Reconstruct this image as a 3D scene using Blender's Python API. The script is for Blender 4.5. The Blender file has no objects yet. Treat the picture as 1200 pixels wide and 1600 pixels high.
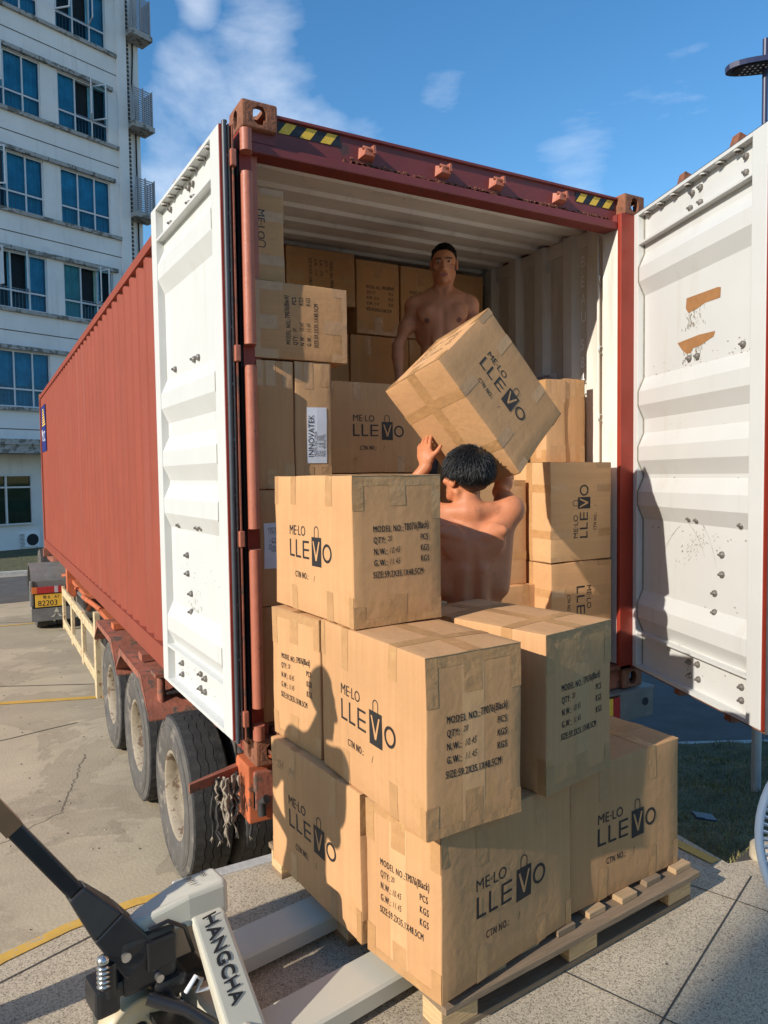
import bpy, bmesh, math, random
import numpy as np
from mathutils import Vector, Matrix, Euler, Quaternion
random.seed(7)
S = bpy.context.scene
COL = S.collection
R = math.radians

# ------------------------------------------------------------------ camera
cd = bpy.data.cameras.new('camera'); cam = bpy.data.objects.new('camera', cd); COL.objects.link(cam); S.camera = cam
CY, CP, CR = 0.506699329, -0.050345555, -0.013100017
cf = Vector((math.sin(CY)*math.cos(CP), math.cos(CY)*math.cos(CP), math.sin(CP)))
cr = Vector((math.cos(CY), -math.sin(CY), 0)); cu = cr.cross(cf)
cr2 = cr*math.cos(CR)+cu*math.sin(CR); cu2 = -cr*math.sin(CR)+cu*math.cos(CR)
m = Matrix((cr2, cu2, -cf)).transposed().to_4x4(); m.translation = Vector((-1.02321, -3.04043, 1.28833))
cam.matrix_world = m
cd.sensor_fit = 'VERTICAL'; cd.sensor_height = 36; cd.lens = 36*1134.057/1600; cd.clip_start = 0.05; cd.clip_end = 3000
S.render.resolution_x = 768; S.render.resolution_y = 1024

# ------------------------------------------------------------------ light
CLOUDS = [((.250, .873, .420), .16, .24), ((.322, .833, .451), .15, .27), ((.206, .912, .354), .19, .31), ((.19, .90, .40), .14, .22), ((.646, .673, .345), .11, .20), ((.492, .741, .458), .075, .19), ((.231, .823, .519), .045, .18), ((.437, .791, .429), .10, .12), ((-.6, .7, .35), .7, .17), ((.9, -.1, .3), .7, .17)]
SUN_D = Vector((1, .235, -.52)).normalized()
w = bpy.data.worlds.new('World'); S.world = w; w.use_nodes = True
nt = w.node_tree; nt.nodes.clear()
def N(nt, t, **kw):
    n = nt.nodes.new(t)
    for k, v in kw.items(): setattr(n, k, v)
    return n
out = N(nt, 'ShaderNodeOutputWorld'); bg = N(nt, 'ShaderNodeBackground')
sky = N(nt, 'ShaderNodeTexSky'); sky.sky_type = 'NISHITA'; sky.sun_disc = False
sky.sun_elevation = math.asin(-SUN_D.z); sky.sun_rotation = math.atan2(-SUN_D.x, -SUN_D.y)
sky.air_density = 1.15; sky.dust_density = 0.35; sky.ozone_density = 2.4
tc = N(nt, 'ShaderNodeTexCoord'); mp = N(nt, 'ShaderNodeMapping'); mp.inputs['Scale'].default_value = (1.0, 1.0, 2.2)
mp.inputs['Location'].default_value = (1.7, 4.35, 2.4)
n1 = N(nt, 'ShaderNodeTexNoise'); n1.inputs['Scale'].default_value = 2.6; n1.inputs['Detail'].default_value = 9; n1.inputs['Roughness'].default_value = .56; n1.inputs['Distortion'].default_value = .25
cr1 = N(nt, 'ShaderNodeValToRGB'); cr1.color_ramp.elements[0].position = .43; cr1.color_ramp.elements[1].position = .74
cr1.color_ramp.elements[0].color = (0, 0, 0, 1); cr1.color_ramp.elements[1].color = (.8, .8, .8, 1)
mixc = N(nt, 'ShaderNodeMixRGB'); mixc.inputs['Color2'].default_value = (6.6, 6.9, 7.3, 1)
sat = N(nt, 'ShaderNodeHueSaturation'); sat.inputs['Saturation'].default_value = 1.3
L = nt.links.new
# cloud banks: fractal noise gathered around a few directions of the sky
L(tc.outputs['Generated'], mp.inputs[0]); L(mp.outputs[0], n1.inputs['Vector'])
nrm = N(nt, 'ShaderNodeVectorMath', operation='NORMALIZE'); L(tc.outputs['Generated'], nrm.inputs[0])
prev = None
for d_, sg_, amp in CLOUDS:
    ds = N(nt, 'ShaderNodeVectorMath', operation='DISTANCE'); ds.inputs[1].default_value = d_; L(nrm.outputs[0], ds.inputs[0])
    r_ = N(nt, 'ShaderNodeMapRange'); r_.interpolation_type = 'SMOOTHSTEP'; r_.inputs[1].default_value = 0; r_.inputs[2].default_value = sg_; r_.inputs[3].default_value = amp; r_.inputs[4].default_value = 0; L(ds.outputs['Value'], r_.inputs[0])
    if prev is None: prev = r_.outputs[0]
    else:
        mx_ = N(nt, 'ShaderNodeMath', operation='MAXIMUM'); L(prev, mx_.inputs[0]); L(r_.outputs[0], mx_.inputs[1]); prev = mx_.outputs[0]
base_ = N(nt, 'ShaderNodeMath', operation='ADD'); base_.inputs[1].default_value = -.205; L(n1.outputs['Fac'], base_.inputs[0])
add = N(nt, 'ShaderNodeMath', operation='ADD'); L(base_.outputs[0], add.inputs[0]); L(prev, add.inputs[1]); L(add.outputs[0], cr1.inputs['Fac'])
L(sky.outputs[0], sat.inputs['Color']); L(sat.outputs[0], mixc.inputs['Color1']); L(cr1.outputs[0], mixc.inputs['Fac'])
L(mixc.outputs[0], bg.inputs['Color']); L(bg.outputs[0], out.inputs[0]); bg.inputs['Strength'].default_value = .150
sl = bpy.data.lights.new('sun', 'SUN'); sl.energy = 4.3; sl.angle = R(.5); sl.color = (1, .925, .82)
so = bpy.data.objects.new('sun', sl); COL.objects.link(so); so.rotation_euler = SUN_D.to_track_quat('-Z', 'Y').to_euler(); so.location = (-20, -5, 14)
S.view_settings.view_transform = 'Standard'; S.view_settings.look = 'None'; S.view_settings.gamma = 1; S.view_settings.exposure = 0.30
try: S.view_settings.use_curve_mapping = False
except Exception: pass
S.render.engine = 'CYCLES'; S.cycles.max_bounces = 8; S.cycles.diffuse_bounces = 5

# ------------------------------------------------------------------ materials
MATS = {}
def mat(name, base, rough=.6, metal=0, var=.12, vscale=6, bump=0, bscale=60, spots=None, spotscale=8, spotthr=.62, coords='Object', spec=.5, coat=0, streak=None, detail=6):
    if name in MATS: return MATS[name]
    M = bpy.data.materials.new(name); M.use_nodes = True; t = M.node_tree; b = t.nodes['Principled BSDF']
    k = t.links.new
    tc = N(t, 'ShaderNodeTexCoord'); src = tc.outputs[coords]
    if streak:
        mpg = N(t, 'ShaderNodeMapping'); mpg.inputs['Scale'].default_value = streak; k(src, mpg.inputs[0]); vs = mpg.outputs[0]
    else: vs = src
    n = N(t, 'ShaderNodeTexNoise'); n.inputs['Scale'].default_value = vscale; n.inputs['Detail'].default_value = detail; n.inputs['Roughness'].default_value = .6
    k(vs, n.inputs['Vector'])
    mrr = N(t, 'ShaderNodeMapRange'); mrr.inputs[1].default_value = .25; mrr.inputs[2].default_value = .75; mrr.inputs[3].default_value = 1-var; mrr.inputs[4].default_value = 1+var
    k(n.outputs['Fac'], mrr.inputs[0])
    mx = N(t, 'ShaderNodeVectorMath', operation='SCALE'); mx.inputs[0].default_value = base[:3]; k(mrr.outputs[0], mx.inputs['Scale'])
    colout = mx.outputs[0]
    if spots:
        n2 = N(t, 'ShaderNodeTexNoise'); n2.inputs['Scale'].default_value = spotscale; n2.inputs['Detail'].default_value = 8; n2.inputs['Roughness'].default_value = .7; k(src, n2.inputs['Vector'])
        r2 = N(t, 'ShaderNodeValToRGB'); r2.color_ramp.elements[0].position = spotthr; r2.color_ramp.elements[1].position = spotthr+.05; k(n2.outputs['Fac'], r2.inputs[0])
        m2 = N(t, 'ShaderNodeMixRGB'); m2.inputs['Color2'].default_value = (*spots, 1); k(r2.outputs[0], m2.inputs['Fac']); k(colout, m2.inputs['Color1']); colout = m2.outputs[0]
    k(colout, b.inputs['Base Color'])
    b.inputs['Roughness'].default_value = rough; b.inputs['Metallic'].default_value = metal
    b.inputs['Specular IOR Level'].default_value = spec
    if coat: b.inputs['Coat Weight'].default_value = coat; b.inputs['Coat Roughness'].default_value = .15
    if bump:
        n3 = N(t, 'ShaderNodeTexNoise'); n3.inputs['Scale'].default_value = bscale; n3.inputs['Detail'].default_value = 5; k(vs, n3.inputs['Vector'])
        bp = N(t, 'ShaderNodeBump'); bp.inputs['Strength'].default_value = min(1, bump*2); bp.inputs['Distance'].default_value = .004 if bump < 1 else .02; k(n3.outputs['Fac'], bp.inputs['Height']); k(bp.outputs[0], b.inputs['Normal'])
    MATS[name] = M; M['p'] = 1
    return M
def nodes(M): return M.node_tree, M.node_tree.nodes['Principled BSDF'], M.node_tree.links.new

RUST = (.13, .055, .03)
m_card = mat('cardboard', (.572, .315, .148), .88, var=.07, vscale=3.5, bump=.22, bscale=30, spots=(.535, .30, .132), spotscale=5, spotthr=.60, spec=.1)
m_card2 = mat('cardboard_pale', (.60, .35, .172), .88, var=.08, vscale=3, bump=.2, bscale=25, spec=.1)
m_edge = mat('cardboard_edge', (.38, .24, .12), .85, var=.2, vscale=40)
m_tape = mat('packing_tape_film', (.495, .27, .115), .28, var=.12, vscale=18, bump=.45, bscale=28, spec=.6, spots=(.54, .32, .135), spotscale=16, spotthr=.60)
m_ink = mat('black_print', (.018, .015, .015), .6, var=.3, vscale=90, spots=(.30, .19, .10), spotscale=160, spotthr=.66)
m_red = mat('container_red_paint', (.26, .060, .036), .6, var=.09, vscale=1.7, bump=.1, bscale=14, spots=(.30, .12, .09), spotscale=11, spotthr=.70, spec=.25)
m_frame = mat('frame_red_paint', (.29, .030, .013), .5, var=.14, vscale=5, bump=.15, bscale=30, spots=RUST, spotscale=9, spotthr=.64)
m_header = mat('header_dimmed_red', (.19, .035, .030), .45, var=.14, vscale=5, bump=.15, bscale=30, spots=(.09, .04, .03), spotscale=9, spotthr=.62)  # red darkened to carry the grazing light on the header
m_hinge = mat('post_red_primer', (.42, .135, .08), .5, var=.15, vscale=8, bump=.2, bscale=50, spots=(.20, .08, .05), spotscale=16, spotthr=.63)
m_cast = mat('rusty_casting', (.25, .095, .048), .8, var=.35, vscale=22, bump=.6, bscale=70, spots=(.10, .05, .035), spotscale=24, spotthr=.56)
m_white = mat('door_white_paint', (.60, .605, .58), .42, var=.04, vscale=2.5, bump=.05, bscale=9, spots=(.60, .57, .50), spotscale=5, spotthr=.69)
m_inside = mat('inner_grey_white_paint', (.78, .72, .63), .5, var=.09, vscale=2.2, spots=(.34, .27, .20), spotscale=7, spotthr=.69, bump=.1, bscale=20)
m_wallin = mat('inner_wall_paint', (.72, .68, .60), .6, var=.09, vscale=2.2, spots=(.30, .24, .17), spotscale=7, spotthr=.68, bump=.1, bscale=20, spec=.2)
m_floor = mat('plywood_floor', (.22, .14, .08), .8, var=.3, vscale=6)
m_gasket = mat('rubber_gasket', (.055, .065, .075), .45, var=.2, vscale=20)
m_black = mat('black_gap', (.012, .011, .011), .8)
m_bolt = mat('grey_bolt_steel', (.22, .20, .18), .5, metal=.6, var=.4, vscale=60)
m_letter = mat('stencil_white', (.95, .95, .93), .6, var=.1, vscale=30)
m_yel = mat('hazard_yellow', (.80, .50, .05), .5, var=.12, vscale=30)
m_hblk = mat('hazard_black', (.015, .015, .02), .5)
m_browntape = mat('brown_tape_remnant', (.36, .18, .075), .4, var=.15, vscale=20)
m_grime = mat('scrape_marks', (.25, .22, .17), .8, var=.4, vscale=50)
m_conc = mat('yard_concrete', (.49, .405, .275), .85, var=.16, vscale=.9, bump=.35, bscale=45, spots=(.41, .335, .225), spotscale=1.1, spotthr=.56, detail=12)
m_asph = mat('dark_asphalt', (.095, .088, .082), .9, var=.3, vscale=3, bump=.5, bscale=90)
m_yline = mat('yellow_road_paint', (.62, .37, .07), .7, var=.18, vscale=14, spots=(.42, .36, .27), spotscale=14, spotthr=.58)
m_curb = mat('kerb_concrete', (.46, .44, .40), .85, var=.2, vscale=12, bump=.4, bscale=50, spots=(.2, .19, .17), spotscale=6, spotthr=.64)
m_joint = mat('dark_joint', (.06, .052, .045), .9)
m_wood = mat('pallet_wood', (.44, .29, .155), .75, var=.22, vscale=10, streak=(.8, 14, 14), bump=.35, bscale=20, spots=(.30, .19, .10), spotscale=5, spotthr=.66)
m_wood_end = mat('pallet_wood_block', (.60, .40, .20), .8, var=.3, vscale=8, streak=(1, 1, 16), bump=.5, bscale=16)
m_wood_dk = mat('weathered_wood', (.24, .165, .10), .85, var=.25, vscale=10, streak=(.8, 12, 12), bump=.4, bscale=20)
m_rubber = mat('tyre_rubber', (.030, .029, .029), .8, var=.35, vscale=14, bump=.3, bscale=60, spots=(.055, .05, .045), spotscale=6, spotthr=.58)
m_sidewall = mat('tyre_sidewall', (.095, .087, .078), .8, var=.3, vscale=10, bump=.25, bscale=50, spots=(.19, .165, .135), spotscale=5, spotthr=.56)
m_rim = mat('rim_dusty_cream', (.31, .26, .19), .7, var=.35, vscale=9, spots=(.15, .10, .065), spotscale=9, spotthr=.52, bump=.3, bscale=50)
m_tred = mat('trailer_rusty_red', (.30, .10, .06), .7, var=.3, vscale=8, spots=(.12, .08, .06), spotscale=10, spotthr=.54, bump=.4, bscale=40)
m_torange = mat('trailer_orange_red', (.50, .13, .05), .6, var=.25, vscale=9, spots=(.16, .08, .05), spotscale=12, spotthr=.58)
m_cream = mat('side_guard_cream', (.58, .46, .27), .65, var=.2, vscale=9, spots=(.28, .12, .06), spotscale=16, spotthr=.56)
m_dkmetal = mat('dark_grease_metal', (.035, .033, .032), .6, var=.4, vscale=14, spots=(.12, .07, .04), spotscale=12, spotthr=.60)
m_fender = mat('grey_mudguard', (.17, .165, .155), .6, var=.25, vscale=8)
m_jack = mat('jack_grey_paint', (.56, .53, .43), .38, var=.05, vscale=7, spots=(.33, .31, .26), spotscale=9, spotthr=.68, spec=.3)
m_jblack = mat('jack_black_paint', (.022, .021, .022), .33, var=.25, vscale=15, spots=(.05, .045, .04), spotscale=14, spotthr=.62)
m_nylon = mat('cream_nylon', (.62, .52, .34), .42, var=.12, vscale=9, spots=(.35, .27, .16), spotscale=9, spotthr=.64)
m_steel = mat('bright_steel', (.55, .54, .52), .28, metal=.9, var=.15, vscale=30)
m_rag = mat('rag_strings', (.30, .25, .19), .95, var=.5, vscale=40)
m_label = mat('white_label_paper', (.74, .75, .79), .5, var=.04)
m_wall = mat('render_wall_paint', (.74, .73, .72), .85, var=.10, vscale=.7, spots=(.66, .66, .66), spotscale=1.3, spotthr=.62, bump=.15, bscale=12, detail=10)
m_ledge = mat('stained_ledge', (.40, .39, .375), .9, var=.35, vscale=4, spots=(.15, .145, .13), spotscale=4, spotthr=.50)
m_wframe = mat('window_frame_white', (.62, .64, .66), .5, var=.08)
m_curtain = mat('blue_curtain', (.13, .42, .55), .8, var=.3, vscale=2)
m_curtain2 = mat('pale_green_curtain', (.26, .44, .38), .8, var=.25, vscale=2)
m_dark = mat('dark_room', (.02, .025, .03), .9)
m_rail = mat('grey_railing', (.30, .31, .34), .5, var=.1)
m_louvre = mat('dark_louvre', (.06, .055, .055), .7, var=.3)
m_plate = mat('plate_yellow', (.80, .46, .05), .5, var=.05)
m_tlred = mat('lamp_red_lens', (.42, .03, .03), .25)
m_tlor = mat('lamp_orange_lens', (.62, .17, .04), .25)
m_tlw = mat('lamp_pale_lens', (.50, .42, .44), .25)
m_pole = mat('navy_pole_paint', (.035, .04, .09), .4)
m_poleW = mat('pole_base_white', (.55, .54, .50), .7, var=.15, vscale=10, spots=(.3, .28, .25), spotscale=14, spotthr=.6)
m_fan = mat('white_plastic', (.78, .80, .82), .35, var=.02)
m_scrap = mat('dark_blue_plastic', (.03, .035, .07), .4)
m_stone = mat('pale_stone', (.42, .36, .26), .9, var=.25, vscale=12, bump=.5, bscale=30)
m_shirt = mat('dark_shirt_cloth', (.05, .06, .08), .9, var=.15, vscale=20)
m_trous = mat('dark_trouser_cloth', (.035, .037, .045), .9, var=.2, vscale=12, bump=.4, bscale=14)
m_shoe = mat('shoe_rubber', (.03, .03, .03), .6)
m_hair = mat('black_hair', (.009, .008, .0075), .5, var=.4, vscale=30, spec=.6)
m_lip = mat('lip_skin', (.38, .12, .08), .5, var=.1)
m_eyew = mat('eye_white', (.55, .52, .48), .2)
m_iris = mat('dark_iris', (.02, .012, .008), .1)
m_nip = mat('nipple_skin', (.20, .075, .05), .6)
def skinmat(name, c, rough=.50):
    M = mat(name, c, rough, var=.10, vscale=9, bump=.12, bscale=120, spots=tuple(x*.86 for x in c), spotscale=6, spotthr=.56, spec=.28)
    t, b, k = nodes(M)
    b.inputs['Subsurface Weight'].default_value = .12; b.inputs['Subsurface Radius'].default_value = (.012, .005, .003); b.inputs['Subsurface Scale'].default_value = 1
    return M
m_skin1 = skinmat('tan_skin', (.54, .225, .115)); m_skin2 = skinmat('fair_tan_skin', (.55, .205, .095)); m_skin3 = skinmat('medium_skin', (.40, .22, .14))
# cardboard: fine vertical flute lines
def flutes(M):
    t, b, k = nodes(M)
    tc = N(t, 'ShaderNodeTexCoord'); mp = N(t, 'ShaderNodeMapping'); mp.inputs['Scale'].default_value = (60, 60, 1.5)
    n = N(t, 'ShaderNodeTexNoise'); n.inputs['Scale'].default_value = 1; n.inputs['Detail'].default_value = 3
    k(tc.outputs['Object'], mp.inputs[0]); k(mp.outputs[0], n.inputs['Vector'])
    old = b.inputs['Base Color'].links[0].from_socket
    mr = N(t, 'ShaderNodeMapRange'); mr.inputs[1].default_value = .3; mr.inputs[2].default_value = .7; mr.inputs[3].default_value = .955; mr.inputs[4].default_value = 1.04
    k(n.outputs['Fac'], mr.inputs[0])
    sc = N(t, 'ShaderNodeVectorMath', operation='SCALE'); k(old, sc.inputs[0]); k(mr.outputs[0], sc.inputs['Scale']); k(sc.outputs[0], b.inputs['Base Color'])
flutes(m_card); flutes(m_card2)
def concrete_detail(M):
    t, b, k = nodes(M); tc = N(t, 'ShaderNodeTexCoord')
    def noise(scale, detail, vec=(1, 1, 1), rough=.6, dist=0):
        mp = N(t, 'ShaderNodeMapping'); mp.inputs['Scale'].default_value = vec; mp.inputs['Rotation'].default_value = (0, 0, .35); n = N(t, 'ShaderNodeTexNoise'); n.inputs['Scale'].default_value = scale; n.inputs['Detail'].default_value = detail; n.inputs['Roughness'].default_value = rough; n.inputs['Distortion'].default_value = dist
        k(tc.outputs['Object'], mp.inputs[0]); k(mp.outputs[0], n.inputs['Vector']); return n.outputs['Fac']
    def ramp(src, stops):
        r = N(t, 'ShaderNodeValToRGB'); e = r.color_ramp.elements; e[0].position, e[0].color = stops[0][0], (stops[0][1],)*3+(1,); e[1].position, e[1].color = stops[-1][0], (stops[-1][1],)*3+(1,)
        for p, v in stops[1:-1]: q = e.new(p); q.color = (v, v, v, 1)
        k(src, r.inputs[0]); return r.outputs[0]
    def mul(src):
        old = b.inputs['Base Color'].links[0].from_socket; m2 = N(t, 'ShaderNodeMixRGB'); m2.blend_type = 'MULTIPLY'; m2.inputs['Fac'].default_value = 1; k(old, m2.inputs['Color1']); k(src, m2.inputs['Color2']); k(m2.outputs[0], b.inputs['Base Color'])
    # worn water marks: one side of each tide line a little darker, with a dark rim
    mul(ramp(noise(.55, 9, rough=.62, dist=.6), [(0, .80), (.455, .84), (.472, .76), (.480, 1.0), (1, 1.06)]))
    mul(ramp(noise(1.7, 10, (1, 1.6, 1), .68, .8), [(0, 1.0), (.60, 1.0), (.66, .86), (1, .80)]))
    mul(ramp(noise(3.0, 4, (1, 26, 1), .6), [(0, .90), (.5, 1.0), (1, 1.07)]))           # broom lines
    mul(ramp(noise(130, 3, rough=.7), [(0, .66), (.42, .93), (.6, 1.05), (1, 1.25)]))    # sand grain
def tonal(M, amt):
    t, b, k = nodes(M); oi = N(t, 'ShaderNodeObjectInfo'); mr = N(t, 'ShaderNodeMapRange'); mr.inputs[3].default_value = 1-amt; mr.inputs[4].default_value = 1+amt*.6; k(oi.outputs['Random'], mr.inputs[0])
    old = b.inputs['Base Color'].links[0].from_socket; sc = N(t, 'ShaderNodeVectorMath', operation='SCALE'); k(old, sc.inputs[0]); k(mr.outputs[0], sc.inputs['Scale']); k(sc.outputs[0], b.inputs['Base Color'])
tonal(m_card, .09); tonal(m_card2, .06)
def scuffs(M, col, scale, thr, wid=.03):
    t, b, k = nodes(M); tc = N(t, 'ShaderNodeTexCoord'); n = N(t, 'ShaderNodeTexNoise'); n.inputs['Scale'].default_value = scale; n.inputs['Detail'].default_value = 10; n.inputs['Roughness'].default_value = .78; n.inputs['Distortion'].default_value = 1.2
    k(tc.outputs['Object'], n.inputs['Vector']); r = N(t, 'ShaderNodeValToRGB'); r.color_ramp.elements[0].position = thr; r.color_ramp.elements[1].position = thr+wid; r.color_ramp.elements[1].color = (.8, .8, .8, 1); k(n.outputs['Fac'], r.inputs[0])
    old = b.inputs['Base Color'].links[0].from_socket; m2 = N(t, 'ShaderNodeMixRGB'); m2.inputs['Color2'].default_value = (*col, 1); k(r.outputs[0], m2.inputs['Fac']); k(old, m2.inputs['Color1']); k(m2.outputs[0], b.inputs['Base Color'])
scuffs(m_red, (.40, .17, .12), 3.2, .69); scuffs(m_jack, (.20, .17, .13), 9, .69); scuffs(m_white, (.36, .30, .23), 2.6, .695); scuffs(m_white, (.30, .22, .15), 14, .735); scuffs(m_card, (.46, .265, .12), 4, .73); concrete_detail(m_conc); scuffs(m_jblack, (.16, .14, .12), 12, .70)
# vertical grime streaks on the facade and door paint
def streaks(M, col, sc, thr):
    t, b, k = nodes(M)
    tc = N(t, 'ShaderNodeTexCoord'); mp = N(t, 'ShaderNodeMapping'); mp.inputs['Scale'].default_value = sc
    n = N(t, 'ShaderNodeTexNoise'); n.inputs['Scale'].default_value = 1; n.inputs['Detail'].default_value = 8; n.inputs['Roughness'].default_value = .65
    k(tc.outputs['Object'], mp.inputs[0]); k(mp.outputs[0], n.inputs['Vector'])
    r = N(t, 'ShaderNodeValToRGB'); r.color_ramp.elements[0].position = thr; r.color_ramp.elements[1].position = thr+.22; r.color_ramp.elements[1].color = (.7, .7, .7, 1)
    k(n.outputs['Fac'], r.inputs[0])
    old = b.inputs['Base Color'].links[0].from_socket
    m2 = N(t, 'ShaderNodeMixRGB'); m2.inputs['Color2'].default_value = (*col, 1); k(r.outputs[0], m2.inputs['Fac']); k(old, m2.inputs['Color1']); k(m2.outputs[0], b.inputs['Base Color'])
streaks(m_wall, (.50, .48, .46), (2.2, 2.2, .22), .54)
streaks(m_white, (.52, .49, .42), (9, 9, .6), .57)
streaks(m_red, (.27, .085, .06), (5, 5, .5), .54)
streaks(m_wallin, (.40, .34, .28), (8, 8, .7), .54); streaks(m_inside, (.40, .36, .31), (8, 8, .7), .56)
streaks(m_conc, (.33, .27, .19), (.35, 1.1, 1), .47)
# speckled granite paving with joints
def granite():
    M = bpy.data.materials.new('speckled_granite_paving'); M.use_nodes = True; t, b, k = nodes(M)
    tc = N(t, 'ShaderNodeTexCoord')
    v = N(t, 'ShaderNodeTexVoronoi'); v.inputs['Scale'].default_value = 240; k(tc.outputs['Object'], v.inputs['Vector'])
    r = N(t, 'ShaderNodeValToRGB'); e = r.color_ramp.elements; e[0].position = .0; e[0].color = (.20, .155, .11, 1); e[1].position = 1; e[1].color = (.62, .52, .37, 1)
    e2 = r.color_ramp.elements.new(.28); e2.color = (.44, .36, .255, 1)
    sp = N(t, 'ShaderNodeSeparateColor'); k(v.outputs['Color'], sp.inputs[0]); k(sp.outputs[0], r.inputs[0])
    n = N(t, 'ShaderNodeTexNoise'); n.inputs['Scale'].default_value = 1.6; n.inputs['Detail'].default_value = 8; k(tc.outputs['Object'], n.inputs['Vector'])
    mr = N(t, 'ShaderNodeMapRange'); mr.inputs[1].default_value = .3; mr.inputs[2].default_value = .7; mr.inputs[3].default_value = .80; mr.inputs[4].default_value = 1.10; k(n.outputs['Fac'], mr.inputs[0])
    s = N(t, 'ShaderNodeVectorMath', operation='SCALE'); k(r.outputs[0], s.inputs[0]); k(mr.outputs[0], s.inputs['Scale']); k(s.outputs[0], b.inputs['Base Color'])
    b.inputs['Roughness'].default_value = .8
    n3 = N(t, 'ShaderNodeTexNoise'); n3.inputs['Scale'].default_value = 150; k(tc.outputs['Object'], n3.inputs['Vector'])
    bp = N(t, 'ShaderNodeBump'); bp.inputs['Strength'].default_value = .5; bp.inputs['Distance'].default_value = .003; k(n3.outputs['Fac'], bp.inputs['Height']); k(bp.outputs[0], b.inputs['Normal'])
    return M
m_gran = granite(); scuffs(m_gran, (.24, .195, .15), 2.2, .68, .08)
m_soil = mat('grass_soil', (.10, .10, .045), .95, var=.5, vscale=5, bump=1.0, bscale=60, spots=(.17, .125, .07), spotscale=4, spotthr=.56)
m_blade = mat('grass_blade', (.22, .20, .07), .8, var=.5, vscale=4, spots=(.36, .27, .13), spotscale=3, spotthr=.54)
def glassmat(name, tint, mixf):
    M = bpy.data.materials.new(name); M.use_nodes = True; t = M.node_tree; t.nodes.clear(); k = t.links.new
    o = N(t, 'ShaderNodeOutputMaterial'); a = N(t, 'ShaderNodeBsdfTransparent'); a.inputs[0].default_value = (*tint, 1)
    g = N(t, 'ShaderNodeBsdfGlossy'); g.inputs['Roughness'].default_value = .03; g.inputs[0].default_value = (.9, .95, 1, 1)
    fr = N(t, 'ShaderNodeLayerWeight'); fr.inputs[0].default_value = mixf
    mx = N(t, 'ShaderNodeMixShader'); k(fr.outputs['Fresnel'], mx.inputs[0]); k(a.outputs[0], mx.inputs[1]); k(g.outputs[0], mx.inputs[2]); k(mx.outputs[0], o.inputs[0])
    return M
m_glass = glassmat('blue_tinted_glass', (.42, .72, .86), .22)
m_glassg = glassmat('dark_green_glass', (.25, .45, .40), .30)

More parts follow.
